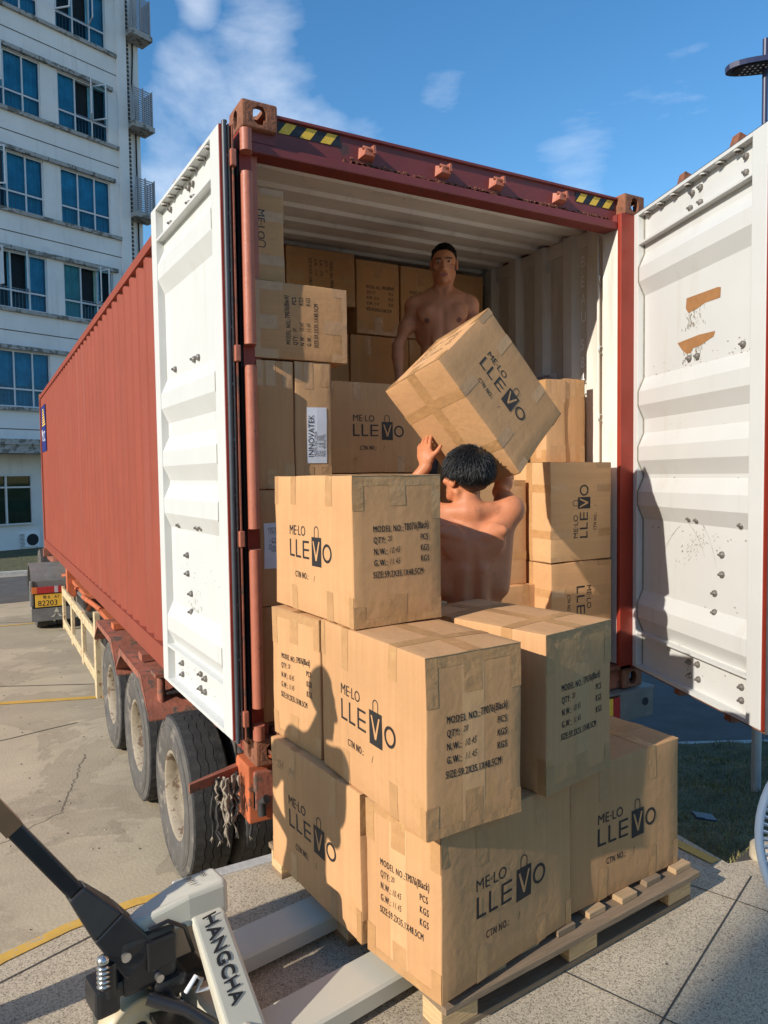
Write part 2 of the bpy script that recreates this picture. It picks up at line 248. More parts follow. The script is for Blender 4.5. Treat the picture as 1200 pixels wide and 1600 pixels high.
# ------------------------------------------------------------------ mesh helpers
class MB:
    def __init__(s): s.v = []; s.f = []; s.mi = []; s.mats = []; s.sm = []
    def mid(s, m):
        if m not in s.mats: s.mats.append(m)
        return s.mats.index(m)
    def add(s, vs, fs, m, M=None, smooth=False):
        o = len(s.v); i = s.mid(m)
        for v in vs:
            v = Vector(v)
            if M is not None: v = M @ v
            s.v.append(tuple(v))
        for f in fs: s.f.append(tuple(o+j for j in f)); s.mi.append(i); s.sm.append(smooth)
        return s
    def box(s, a, b, m, M=None, bev=0):
        x0, y0, z0 = [min(p, q) for p, q in zip(a, b)]; x1, y1, z1 = [max(p, q) for p, q in zip(a, b)]
        if bev <= 0:
            vs = [(x0,y0,z0),(x1,y0,z0),(x1,y1,z0),(x0,y1,z0),(x0,y0,z1),(x1,y0,z1),(x1,y1,z1),(x0,y1,z1)]
            return s.add(vs, [(0,3,2,1),(4,5,6,7),(0,1,5,4),(1,2,6,5),(2,3,7,6),(3,0,4,7)], m, M)
        bev = min(bev, (x1-x0)*.45, (y1-y0)*.45, (z1-z0)*.45)
        bm = bmesh.new(); bmesh.ops.create_cube(bm, size=1)
        for v in bm.verts: v.co = Vector(((v.co.x+.5)*(x1-x0)+x0, (v.co.y+.5)*(y1-y0)+y0, (v.co.z+.5)*(z1-z0)+z0))
        bmesh.ops.bevel(bm, geom=bm.edges[:], offset=bev, segments=2, affect='EDGES', profile=.6)
        bm.verts.index_update(); s.add([v.co[:] for v in bm.verts], [[v.index for v in f.verts] for f in bm.faces], m, M); bm.free(); return s
    def hexa(s, p, m, M=None):
        return s.add(p, [(0,3,2,1),(4,5,6,7),(0,1,5,4),(1,2,6,5),(2,3,7,6),(3,0,4,7)], m, M)
    def tube(s, pts, r, m, n=10, M=None, caps=True, smooth=True):
        pts = [Vector(p) for p in pts]; rs = r if isinstance(r, (list, tuple)) else [r]*len(pts)
        vs = []; fs = []; up = None
        for i, p in enumerate(pts):
            d = (pts[min(i+1, len(pts)-1)]-pts[max(i-1, 0)]).normalized()
            if up is None: up = Vector((0, 0, 1)) if abs(d.z) < .9 else Vector((1, 0, 0))
            a = d.cross(up).normalized(); b = a.cross(d).normalized(); up = b
            for j in range(n):
                t = 2*math.pi*j/n; vs.append(p+a*math.cos(t)*rs[i]+b*math.sin(t)*rs[i])
        for i in range(len(pts)-1):
            for j in range(n):
                k = (j+1) % n; fs.append((i*n+j, (i+1)*n+j, (i+1)*n+k, i*n+k))
        s.add(vs, fs, m, M, smooth)
        if caps: s.add(vs[:n], [tuple(range(n))], m, M); s.add(vs[-n:], [tuple(reversed(range(n)))], m, M)
        return s
    def lathe(s, prof, m, n=32, M=None, smooth=True):
        vs = []; fs = []; q = len(prof)
        for j in range(n):
            t = 2*math.pi*j/n
            for r, z in prof: vs.append((r*math.cos(t), r*math.sin(t), z))
        for j in range(n):
            k = (j+1) % n
            for i in range(q-1): fs.append((j*q+i, k*q+i, k*q+i+1, j*q+i+1))
        return s.add(vs, fs, m, M, smooth)
    def prism(s, poly, axis, a, b, m, M=None):
        n = len(poly)
        def P(p, h):
            return {'x': (h, p[0], p[1]), 'y': (p[0], h, p[1]), 'z': (p[0], p[1], h)}[axis]
        vs = [P(p, a) for p in poly]+[P(p, b) for p in poly]
        fs = [tuple(range(n)), tuple(reversed(range(n, 2*n)))]+[(i, i+n, (i+1) % n+n, (i+1) % n) for i in range(n)]
        return s.add(vs, fs, m, M)
    def build(s, name, parent=None, loc=None, fix=True):
        me = bpy.data.meshes.new(name); me.from_pydata(s.v, [], s.f)
        for mm in s.mats: me.materials.append(mm)
        me.polygons.foreach_set('material_index', s.mi); me.polygons.foreach_set('use_smooth', s.sm)
        if fix:
            bm = bmesh.new(); bm.from_mesh(me); bmesh.ops.recalc_face_normals(bm, faces=bm.faces); bm.to_mesh(me); bm.free()
        me.update()
        o = bpy.data.objects.new(name, me); COL.objects.link(o)
        if parent: o.parent = parent
        if loc is not None: o.location = loc
        return o
def tag(o, label=None, cat=None, group=None, kind=None):
    if label: o['label'] = label
    if cat: o['category'] = cat
    if group: o['group'] = group
    if kind: o['kind'] = kind
    return o
def thing(name, label, cat, loc=(0,0,0), rz=0, group=None, kind=None):
    o = bpy.data.objects.new(name, None); o.empty_display_size = .1; COL.objects.link(o); o.location = loc; o.rotation_euler = (0, 0, rz)
    return tag(o, label, cat, group, kind)
def copy_tree(o, parent=None):
    c = o.copy(); COL.objects.link(c)
    if parent: c.parent = parent
    for ch in list(o.children): copy_tree(ch, c)
    return c
_tc = {}
def text2d(s, size=1, sx=1, shear=0, spacing=1):
    """centre-left aligned triangulated text, baseline at 0"""
    key = (s, shear, spacing)
    if key not in _tc:
        cu = bpy.data.curves.new('t', 'FONT'); cu.body = s; cu.size = 1; cu.shear = shear; cu.space_character = spacing; cu.resolution_u = 3; cu.fill_mode = 'FRONT'
        o = bpy.data.objects.new('t', cu); COL.objects.link(o); bpy.context.view_layer.update()
        me = bpy.data.meshes.new_from_object(o.evaluated_get(bpy.context.evaluated_depsgraph_get()))
        _tc[key] = ([tuple(v.co[:2]) for v in me.vertices], [tuple(p.vertices) for p in me.polygons])
        bpy.data.objects.remove(o); bpy.data.curves.remove(cu); bpy.data.meshes.remove(me)
    vs, fs = _tc[key]
    return [(x*size*sx, y*size) for x, y in vs], fs
def textw(s, size=1, sx=1, **k):
    vs, _ = text2d(s, size, sx, **k); return max(v[0] for v in vs) if vs else 0

# ================================================================== setting
def sheet(name, poly, z, m, M=None):
    b = MB(); b.add([(x, y, z) for x, y in poly], [tuple(range(len(poly)))], m); return b.build(name)
YARD, DOCK = -1.33, -.355
tag(sheet('ground', [(-400, -400), (900, -400), (900, 900), (-400, 900)], YARD-.02, m_soil), kind='structure')
tag(sheet('yard_pavement', [(-60, -.3), (3.1, -.3), (14, 11), (14, 19.6), (-60, 17.2)], YARD, m_conc), kind='structure')
tag(sheet('road', [(1.75, -.12), (3.1, -.3), (60, -22), (120, 40), (14, 30), (9, 13), (2.2, 2.5)], YARD+.004, m_asph), kind='structure')
b = MB()   # far road in front of the lawn is darker asphalt
b.add([(-60, 13.4, YARD+.004), (-.4, 14.3, YARD+.004), (14, 17.6, YARD+.004), (14, 19.4, YARD+.004), (-60, 17.4, YARD+.004)], [(0,1,2,3,4)], m_asph)
tag(b.build('side_road'), kind='structure')
# slab joints and a painted line on the yard
b = MB()
def strip(mb, pts, wd, z, m):
    L_, Rr = [], []
    for i, p in enumerate(pts):
        p = Vector(p); d = (Vector(pts[min(i+1, len(pts)-1)])-Vector(pts[max(i-1, 0)])).normalized(); n = Vector((-d.y, d.x))
        L_.append(p+n*wd/2); Rr.append(p-n*wd/2)
    vs = [(q.x, q.y, z) for q in L_]+[(q.x, q.y, z) for q in Rr]; k = len(pts)
    mb.add(vs, [(i, i+1, k+i+1, k+i) for i in range(k-1)], m)
def wob(a, c, n=24, amp=.012):
    a = Vector(a); c = Vector(c); d = (c-a).normalized(); nn = Vector((-d.y, d.x)); rr = random.Random(a.x*7+c.y)
    return [tuple(a.lerp(c, i/n)+nn*rr.uniform(-amp, amp)) for i in range(n+1)]
strip(b, wob((-9, 15.0), (1.2, 11.2)), .022, YARD+.004, m_joint)
strip(b, wob((-7, 10.3), (2.6, 5.6)), .022, YARD+.004, m_joint)
strip(b, wob((-8, 3.6), (-.2, 5.3), amp=.02), .014, YARD+.004, m_joint)
strip(b, wob((-3.2, 1.2), (-.55, 3.1), n=40, amp=.02), .005, YARD+.004, m_joint)
strip(b, wob((-.55, 3.1), (-.25, 4.3), n=30, amp=.015), .005, YARD+.004, m_joint)
tag(b.build('slab_joints'), kind='structure')
b = MB(); strip(b, [(-14, 9.9), (-6, 7.7), (-2.6, 6.85), (-.9, 6.5), (.3, 6.1), (2.2, 5.2)], .11, YARD+.006, m_yline)
strip(b, [(-9, 12.6), (-2, 11.75), (-.6, 11.6), (1.0, 11.5)], .08, YARD+.006, m_yline)
tag(b.build('road_marking'), kind='structure')
# loading dock: platform slab with a pale kerb edge against the truck
DP = [(-40, -60), (30, -60), (30, -2.4), (3.6, -1.9), (1.95, -1.22), (1.66, -1.14), (1.69, -.80), (1.62, -.155), (-.38, -.155), (-.555, -.138), (-.80, -.178), (-1.02, -.255), (-1.35, -.45), (-1.9, -.775), (-2.6, -1.19), (-8, -4.6), (-40, -24)]
b = MB(); n_ = len(DP)
b.add([(x, y, DOCK) for x, y in DP], [tuple(range(n_))], m_gran)
b.add([(x, y, DOCK) for x, y in DP]+[(x, y, YARD-.1) for x, y in DP], [(i, (i+1) % n_, (i+1) % n_+n_, i+n_) for i in range(n_)], m_curb)
tag(b.build('loading_platform'), kind='structure')
b = MB(); b.box((-.40, -.152, YARD), (1.62, -.09, DOCK+.004), m_curb, bev=.008)
b.box((1.62, -.79, YARD), (1.70, -.15, DOCK+.002), m_curb)
tag(b.build('platform_kerb'), kind='structure')
# yellow safety line and stone joints on the platform
b = MB()
strip(b, [(-2.6, -1.22), (-1.9, -.805), (-1.35, -.48), (-1.02, -.285), (-.80, -.208), (-.555, -.168), (-.42, -.180)], .052, DOCK+.004, m_yline)
strip(b, [(1.35, -.25), (1.50, -.34), (1.585, -.60), (1.61, -.90), (1.62, -1.11)], .055, DOCK+.005, m_yline)
tag(b.build('yellow_safety_line'), kind='structure')
b = MB()
vA = Vector((math.sin(R(-20.5)), math.cos(R(-20.5)))); vB = Vector((vA.y, -vA.x))
o0 = Vector((.715, -1.600))
for i in range(-9, 10):
    for base, dr in ((o0+vB*.78*i, vA), ):
        ts = [t for t in np.linspace(-6, 3, 181) if (lambda q: q.y < -.26-(max(0, -1.0-q.x))*.42 and not (q.x > 1.56 and q.y > -1.2) and (q.x < 1.6 or q.y < -1.22-(q.x-1.6)*.35))(base+dr*t)]
        if len(ts) > 2: strip(b, [tuple(base+dr*ts[0]), tuple(base+dr*ts[-1])], .0055, DOCK+.003, m_joint)
for i in range(-5, 3):
    base = o0+vA*.86*i
    ts = [t for t in np.linspace(-6, 6, 241) if (lambda q: q.y < -.26-(max(0, -1.0-q.x))*.42 and not (q.x > 1.56 and q.y > -1.2) and (q.x < 1.6 or q.y < -1.22-(q.x-1.6)*.35))(base+vB*t)]
    if len(ts) > 2: strip(b, [tuple(base+vB*ts[0]), tuple(base+vB*ts[-1])], .0055, DOCK+.0032, m_joint)
tag(b.build('paving_joints'), kind='structure')
# grass bank on the right, from the platform down to the road kerb
b = MB(); gx, gy = 34, 22; vs = []
g00, g10, g01, g11 = Vector((1.70, .25, -.75)), Vector((1.70, -1.13, -.37)), Vector((4.4, 1.35, -1.20)), Vector((7.5, -.35, -1.10))
def bank(u, v):
    p = g00.lerp(g01, u).lerp(g10.lerp(g11, u), v); p.z += .02*math.sin(p.x*5+p.y*3)+.012*math.sin(p.x*13-p.y*9); return p
for i in range(gx+1):
    for j in range(gy+1): vs.append(bank(i/gx, j/gy))
b.add(vs, [(i*(gy+1)+j, (i+1)*(gy+1)+j, (i+1)*(gy+1)+j+1, i*(gy+1)+j+1) for i in range(gx) for j in range(gy)], m_soil, smooth=True)
tag(b.build('grass_bank'), kind='structure')
b = MB(); rr = random.Random(3)
for _ in range(15000):
    u = rr.random()**1.1; v = rr.random(); p = bank(u, v); h = rr.uniform(.012, .038)*(1 if math.sin(p.x*4.1)*math.cos(p.y*5.3) > -.55 else .5); a = rr.uniform(0, 6.28); wv = Vector((math.cos(a), math.sin(a), 0))*.003
    ln = Vector((rr.uniform(-1, 1), rr.uniform(-1, 1), 0))*h*.7
    b.add([p-wv, p+wv, p+ln+Vector((0, 0, h))], [(0, 1, 2)], m_blade)
for _ in range(9000):
    p = Vector((rr.uniform(-9, 2.2), 0, YARD)); p.y = rr.uniform(19.9, 26.0); h = rr.uniform(.03, .09); a = rr.uniform(0, 6.28); wv = Vector((math.cos(a), math.sin(a), 0))*.012
    b.add([p-wv, p+wv, p+Vector((rr.uniform(-.05, .05), 0, h))], [(0, 1, 2)], m_blade)
tag(b.build('grass', fix=False), 'short patchy green and brown grass on the bank and lawn', 'grass', kind='stuff')
b = MB(); b.box((-30, 19.3, YARD), (13.8, 30, YARD+.05), m_soil); tag(b.build('lawn'), kind='structure')
b = MB(); b.add([(-30, 19.1, YARD-.01), (13.9, 19.1, YARD-.01), (13.9, 19.3, YARD-.01), (-30, 19.3, YARD-.01), (-30, 19.1, YARD+.13), (13.9, 19.1, YARD+.13), (13.9, 19.3, YARD+.13), (-30, 19.3, YARD+.13)], [(0,3,2,1),(4,5,6,7),(0,1,5,4),(1,2,6,5),(2,3,7,6),(3,0,4,7)], m_curb)
tag(b.build('lawn_kerb'), kind='structure')
b = MB()
for p0, p1 in (((4.30, 1.36), (7.6, -.32)), ((4.30, 1.36), (1.9, .36))):
    d = (Vector(p1)-Vector(p0)).normalized(); n = Vector((-d.y, d.x))*.09
    q = [Vector(p0)-n, Vector(p1)-n, Vector(p1)+n, Vector(p0)+n]
    b.hexa([(v.x, v.y, YARD-.02) for v in q]+[(v.x, v.y, YARD+.15) for v in q], m_curb)
tag(b.build('road_kerb'), kind='structure')
b = MB(); b.box((-.055, -.03, -.004), (.055, .03, .004), m_scrap, bev=.002); b.box((-.05, -.026, .004), (-.01, .02, .007), m_gasket)
sc_ = tag(b.build('plastic_scrap', loc=(2.06, -.72, -.425)), 'small dark blue plastic scrap lying flat on the grass', 'litter'); sc_.rotation_euler = (R(6), R(10), R(-25))
b = MB(); rr = random.Random(21)
for _ in range(420):
    if rr.random() < .55: x, y, z = rr.uniform(-4, .1), rr.uniform(.2, 9), YARD+.003
    else: x, y, z = rr.uniform(-1.6, 1.5), rr.uniform(-2.2, -.3), DOCK+.0035
    s_ = rr.uniform(.002, .006)*(1.6 if z < -1 else .8); b.add([(x-s_, y, z), (x, y-s_, z), (x+s_, y+s_*.3, z), (x, y+s_, z), (x, y, z+s_*.9)], [(0,1,4), (1,2,4), (2,3,4), (3,0,4)], rr.choice((m_stone, m_joint, m_joint)))
tag(b.build('grit', fix=False), 'loose grit and tiny stones scattered on the yard and platform', 'grit', kind='stuff')
# low stone bollard stub sunk at the platform corner
sb = thing('drain_block', 'pale concrete drain block at the platform corner beside the grass', 'drain', (1.86, -1.20, DOCK), R(10))
b = MB(); b.lathe([(.001, .055), (.07, .055), (.082, .045), (.086, -.02), (.086, -.3)], m_stone, 20); b.build('block', sb)
b = MB(); b.box((-.13, -.10, -.03), (.02, .09, -.004), m_joint); b.build('drain_opening', sb)

# ------------------------------------------------------------------ apartment building (left, far)
UB = Vector((.934, .358, 0)).normalized(); NB = Vector((UB.y, -UB.x, 0)); OB = Vector((.337, 26.506, 0))
MBX = Matrix((UB, -NB, Vector((0, 0, 1)))).transposed().to_4x4(); MBX.translation = OB   # local x along facade, y into the building, z world
bl = thing('apartment_building', 'pale grey apartment block with blue curtained windows behind the container', 'building'); bl.matrix_world = MBX
def fpiece(name, fn, parent=bl):
    b = MB(); fn(b); return b.build(name, parent)
FH = 3.55; ZS = [20.14, 16.56, 13.02, 9.50, 5.97]   # window head heights
UL = -17.1
cols = [(-.83+.0+(-2.63)*k, 1.17-2.63*k) for k in range(0, 6)]
cols = [(1.80, 3.82)]+cols
def walls(b):
    # facade built as bands and piers so that the window openings are real recesses
    top = 24.2
    heads = sorted(ZS)
    zz = 2.5
    for zh in heads:
        b.box((UL, 0, zz), (4.22, .3, zh-2.03), m_wall); 
        us = sorted(cols); x = UL
        for a, c in us:
            if a > x: b.box((x, 0, zh-2.03), (a, .3, zh), m_wall)
            x = c
        b.box((x, 0, zh-2.03), (4.22, .3, zh), m_wall)
        zz = zh
    b.box((UL, 0, zz), (4.22, .3, top), m_wall)
    b.box((UL, .3, 2.3), (4.2, 9, top-.05), m_dark)
fpiece('facade_wall', walls)
def lower(b):
    b.box((UL, .6, YARD), (4.2, .8, 2.5), m_wall)
fpiece('ground_floor_wall', lower)
fpiece('canopy', lambda b: (b.box((UL, -.55, 2.25), (4.6, 1.2, 2.55), m_ledge), b.box((UL, -.60, 2.55), (4.6, 0, 2.75), m_ledge)))
for zh in ZS:
    fpiece('ledge', lambda b: b.box((UL, -.14, zh+.02), (4.0, 0, zh+.16), m_ledge))
    fpiece('sill', lambda b: b.box((UL, -.11, zh-2.17), (4.22, 0, zh-2.04), m_ledge))
    fpiece('wall_groove', lambda b: b.box((UL, -.008, zh-2.85), (4.22, .0, zh-2.82), m_joint))
fpiece('corner_pilaster', lambda b: b.box((4.22, -.12, YARD), (4.62, 2.2, 24.2), m_wall))
fpiece('wing_wall', lambda b: b.box((4.62, .25, YARD), (5.38, 6, 24.2), m_wall))
fpiece('louvre_strip', lambda b: [b.box((4.64, .20, z), (4.92, .25, z+.10), m_louvre) for z in np.arange(3.0, 24, .17)])
b = MB(); b.tube([(5.15, .2, 3), (5.15, .2, 16.2), (5.0, .15, 17.4), (5.1, .2, 18.6), (5.15, .2, 24)], .03, m_black, 6); b.build('drain_pipe', bl)
for zb in (20.65, 17.05, 13.5, 9.95):
    bb = fpiece('balcony', lambda b: (b.box((4.62, -.50, zb-1.65), (5.60, .25, zb-1.45), m_ledge), b.box((4.64, -.46, zb-1.45), (5.54, -.40, zb-1.38), m_rail)))
    b = MB()
    for k in range(15): b.box((4.66, -.47, zb-1.34+k*.085), (5.52, -.44, zb-1.30+k*.085), m_rail)
    for k in range(15): b.box((5.49, -.44, zb-1.34+k*.085), (5.52, .24, zb-1.30+k*.085), m_rail)
    for u in (4.66, 5.08, 5.49): b.box((u, -.49, zb-1.4), (u+.04, -.43, zb-.05), m_rail)
    b.build('railing', bb)
rw = random.Random(11)
for wi, (ua, ub_) in enumerate(cols):
    if ub_ < -9: continue
    for zh in ZS:
        z0, z1 = zh-2.03, zh; cw = (ub_-ua)/3
        b = MB(); fr = .05
        b.box((ua+.01, .06, z1-fr), (ub_-.01, .12, z1-.005), m_wframe); b.box((ua+.01, .06, z0+.005), (ub_-.01, .12, z0+fr), m_wframe); b.box((ua+.01, .06, z0+.62), (ub_-.01, .12, z0+.68), m_wframe)
        opens = {(0, 1): (1, 2), (0, 0): (0, 1), (1, 2): (0,), (1, 3): (0, 1), (0, 3): (1, 2), (1, 1): (0,)}.get((wi, ZS.index(zh)), ())
        for k in range(4): b.box((ua+cw*k-(.0 if k else -.01)-(.05 if k == 3 else 0), .055, z0+.05), (ua+cw*k+.05, .125, z1-.05), m_wframe)
        wn = b.build('window', bl)
        # curtain with folds, pane in front
        b = MB(); cm = m_curtain2 if (wi, ZS.index(zh)) in ((0, 3), ) else m_curtain
        nseg = 60; vs = []
        for i in range(nseg+1):
            u = ua+.03+(ub_-ua-.06)*i/nseg; y = .21+.028*math.sin(i*1.35+wi)+.015*math.sin(i*.41+zh)
            vs += [(u, y, z0+.03), (u, y+.01*math.sin(i*.8), z1-.03)]
        gaps = set()
        if opens: 
            for q in opens: gaps |= set(range(int(q*nseg/3)+4, int((q+1)*nseg/3)-1))
        b.add(vs, [(2*i, 2*i+2, 2*i+3, 2*i+1) for i in range(nseg) if i not in gaps], cm, smooth=True); b.build('curtain', wn)
        b = MB()
        for k in range(3):
            a_, c_ = ua+cw*k+.05, ua+cw*(k+1)-.01
            b.add([(a_, .09, z0+.05), (c_, .09, z0+.05), (c_, .09, z0+.62), (a_, .09, z0+.62)], [(0,1,2,3)], m_glass)
            if k not in opens: b.add([(a_, .088, z0+.68), (c_, .088, z0+.68), (c_, .088, z1-.05), (a_, .088, z1-.05)], [(0,1,2,3)], m_glass)
        b.build('pane', wn)
        b = MB()
        for i in range(15):
            u = ua+.10+(ub_-ua-.2)*i/14; b.box((u, .15, z0+.05), (u+.014, .165, z0+.75), m_rail)
        b.box((ua+.05, .148, z0+.75), (ub_-.05, .17, z0+.77), m_rail); b.build('safety_rail', wn)
        for k in opens:   # casements hanging open outwards
            ang = R(rw.choice((48, 62, 75))); hx = ua+cw*k+.03 if k != 1 else ua+cw*(k+1)
            sg = 1 if k != 1 else -1
            Mx = Matrix.Translation((hx, .03, 0)) @ Matrix.Rotation(-ang*sg, 4, 'Z') @ Matrix.Scale(sg, 4, (1, 0, 0))
            b = MB(); zA, zB = z0+.66, z1-.04; cwid = cw-.04
            for p, q in (((0, -.02, zA), (.05, .02, zB)), ((cwid-.05, -.02, zA), (cwid, .02, zB)), ((.05, -.02, zA), (cwid-.05, .02, zA+.05)), ((.05, -.02, zB-.05), (cwid-.05, .02, zB))): b.box(p, q, m_wframe, Mx)
            b.add([(.05, 0, zA+.05), (cwid-.05, 0, zA+.05), (cwid-.05, 0, zB-.05), (.05, 0, zB-.05)], [(0,1,2,3)], m_glass, Mx); b.build('open_casement', wn)
m_greenroom = mat('dim_green_interior', (.10, .15, .11), .8, var=.5, vscale=2)
for k in range(5):
    a_ = .55-1.95*k
    b = MB(); z0, z1 = -.36, 1.5
    for p, q in (((a_-1.9, .48, z1-.06), (a_, .56, z1)), ((a_-1.9, .48, z0), (a_, .56, z0+.06)), ((a_-1.9, .48, 1.0), (a_, .56, 1.06)), ((a_-1.9, .47, z0), (a_-1.84, .56, z1)), ((a_-.98, .47, z0), (a_-.92, .56, z1)), ((a_-.06, .47, z0), (a_, .56, z1))): b.box(p, q, m_wframe)
    wn = b.build('ground_floor_window', bl)
    b = MB(); b.add([(a_-1.88, .55, z0), (a_, .55, z0), (a_, .55, z1), (a_-1.88, .55, z1)], [(0,1,2,3)], m_glassg); b.build('pane', wn)
    b = MB(); b.box((a_-1.9, .585, z0), (a_, .598, z1), m_greenroom); b.build('dark_interior', wn)
ac = thing('air_conditioner', 'small white outdoor air conditioner unit at the foot of the grey apartment wall', 'air conditioner'); ac.matrix_world = MBX @ Matrix.Translation((.42, -.05, YARD+.10))
b = MB(); b.box((-.38, .6, 0), (.38, .92, .56), m_fan, bev=.02); b.build('casing', ac)
b = MB(); b.tube([(.1, .585, .28), (.1, .6, .28)], .22, m_dark, 24); b.build('fan_grille', ac)
b = MB(); [b.box((-.36, .592, .05+k*.05), (-.2, .6, .07+k*.05), m_louvre) for k in range(10)]; b.build('vent', ac)
b = MB(); [b.box((x, .65, -.06), (x+.05, .9, 0), m_louvre) for x in (-.3, .25)]; b.build('foot', ac)

m_tan = mat('tan_wall_paint', (.62, .44, .27), .85, var=.1)  # tan picked to warm the light bounced from the added building
# unseen building added behind the camera so its corner shades the platform's right
wh = thing('added_shade_building', 'unseen plain tan building added behind the loading platform to shade its right side', 'building')
c0 = Vector((.976, -1.518)); sd = Vector((SUN_D.x, SUN_D.y)).normalized(); pc = c0-sd*20; pn = Vector((sd.y, -sd.x))
b = MB(); q = [pc, pc+pn*30, pc+pn*30-sd*14, pc-sd*14]
b.hexa([(v.x, v.y, YARD-.05) for v in q]+[(v.x, v.y, 12.6) for v in q], m_tan); b.build('wall', wh)
b = MB(); q = [pc+pn*.0+sd*.35-pn*.0, pc+pn*30+sd*.35, pc+pn*30-sd*14.3, pc-sd*14.3]
b.hexa([(v.x, v.y, 12.6) for v in q]+[(v.x, v.y, 12.95) for v in q], m_ledge); b.build('roof', wh)
for k in range(6):
    b = MB()
    for z in (1.2, 5.0, 8.8):
        p0 = pc+pn*(2+k*4.6)+sd*.01; p1 = pc+pn*(4.6+k*4.6)+sd*.01
        b.hexa([(p0.x, p0.y, z), (p1.x, p1.y, z), (p1.x+sd.x*.04, p1.y+sd.y*.04, z), (p0.x+sd.x*.04, p0.y+sd.y*.04, z), (p0.x, p0.y, z+1.6), (p1.x, p1.y, z+1.6), (p1.x+sd.x*.04, p1.y+sd.y*.04, z+1.6), (p0.x+sd.x*.04, p0.y+sd.y*.04, z+1.6)], m_dark)
    b.build('window', wh)

# ================================================================== shipping container
CW, CL, CH = 2.438, 12.192, 2.896
ct = thing('shipping_container', 'long rust red shipping container with open doors on the trailer, half loaded with cartons', 'container', (0, 0, 0))
def corr(y0, y1, pitch, fl, sl, dep, phase=0):
    """trapezoid profile points (y, offset 0..dep)"""
    pts = []; y = y0-phase
    while y < y1+pitch:
        pts += [(y, 0), (y+fl, 0), (y+fl+sl, dep), (y+pitch-sl, dep)]; y += pitch
    res = [(min(max(a, y0), y1), o) for a, o in pts if y0-.07 <= a <= y1+.07]
    return res
pr = corr(.17, CL-.17, .278, .072, .068, .036, 0)
prR = corr(.13, CL-.17, .278, .110, .045, .036, .075)
def corrwall(name, xo, xi_sign, z0, z1, prof):
    b = MB(); vs = []
    for y, o in prof:
        xx = xo+xi_sign*o
        vs += [(xx, y, z0), (xx, y, z1), (xx+xi_sign*.003, y, z0), (xx+xi_sign*.003, y, z1)]
    n = len(prof)
    b.add(vs, [(4*i, 4*i+4, 4*i+5, 4*i+1) for i in range(n-1)], m_red)
    b.add(vs, [(4*i+2, 4*i+3, 4*i+7, 4*i+6) for i in range(n-1)], m_wallin)
    return b.build(name, ct, fix=False)
corrwall('side_wall', .012, 1, .16, 2.80, pr)
corrwall('side_wall', CW-.036-.003-.03, -1, .16, 2.80, [(y, -.036+o if False else o) for y, o in prR])
for x0, x1 in ((.0, .062), (CW-.062, CW)):
    b = MB(); b.box((x0, .17, 2.795), (x1, CL-.17, 2.86), m_red); b.box((x0, .17, .02), (x1, CL-.17, .165), m_red)
    b.build('side_rail', ct)
b = MB(); b.box((.062, .2, 2.70), (.075, CL-.2, 2.795), m_inside); b.box((CW-.085, .16, 2.705), (CW-.063, CL-.2, 2.797), m_inside, bev=.004); b.build('inner_top_strip', ct)
b = MB(); rp = corr(.10, CL-.1, .209, .091, .0135, .020); vs = []
for y, o in rp: vs += [(.05, y, 2.80+.02-o), (CW-.05, y, 2.80+.02-o)]
b.add(vs, [(2*i, 2*i+1, 2*i+3, 2*i+2) for i in range(len(rp)-1)], m_inside)
b.add([(v[0], v[1], v[2]+.045) for v in vs], [(2*i, 2*i+1, 2*i+3, 2*i+2) for i in range(len(rp)-1)], m_red); b.build('roof', ct)
b = MB(); b.box((.06, .09, .145), (CW-.06, CL-.15, .172), m_floor); b.box((.06, .09, .10), (CW-.06, CL-.15, .143), m_dkmetal); b.build('floor', ct)
b = MB(); b.box((.1, CL-.10, .15), (CW-.1, CL-.05, 2.8), m_red); b.box((.1, CL-.107, .15), (CW-.1, CL-.103, 2.8), m_inside); b.build('front_wall', ct)
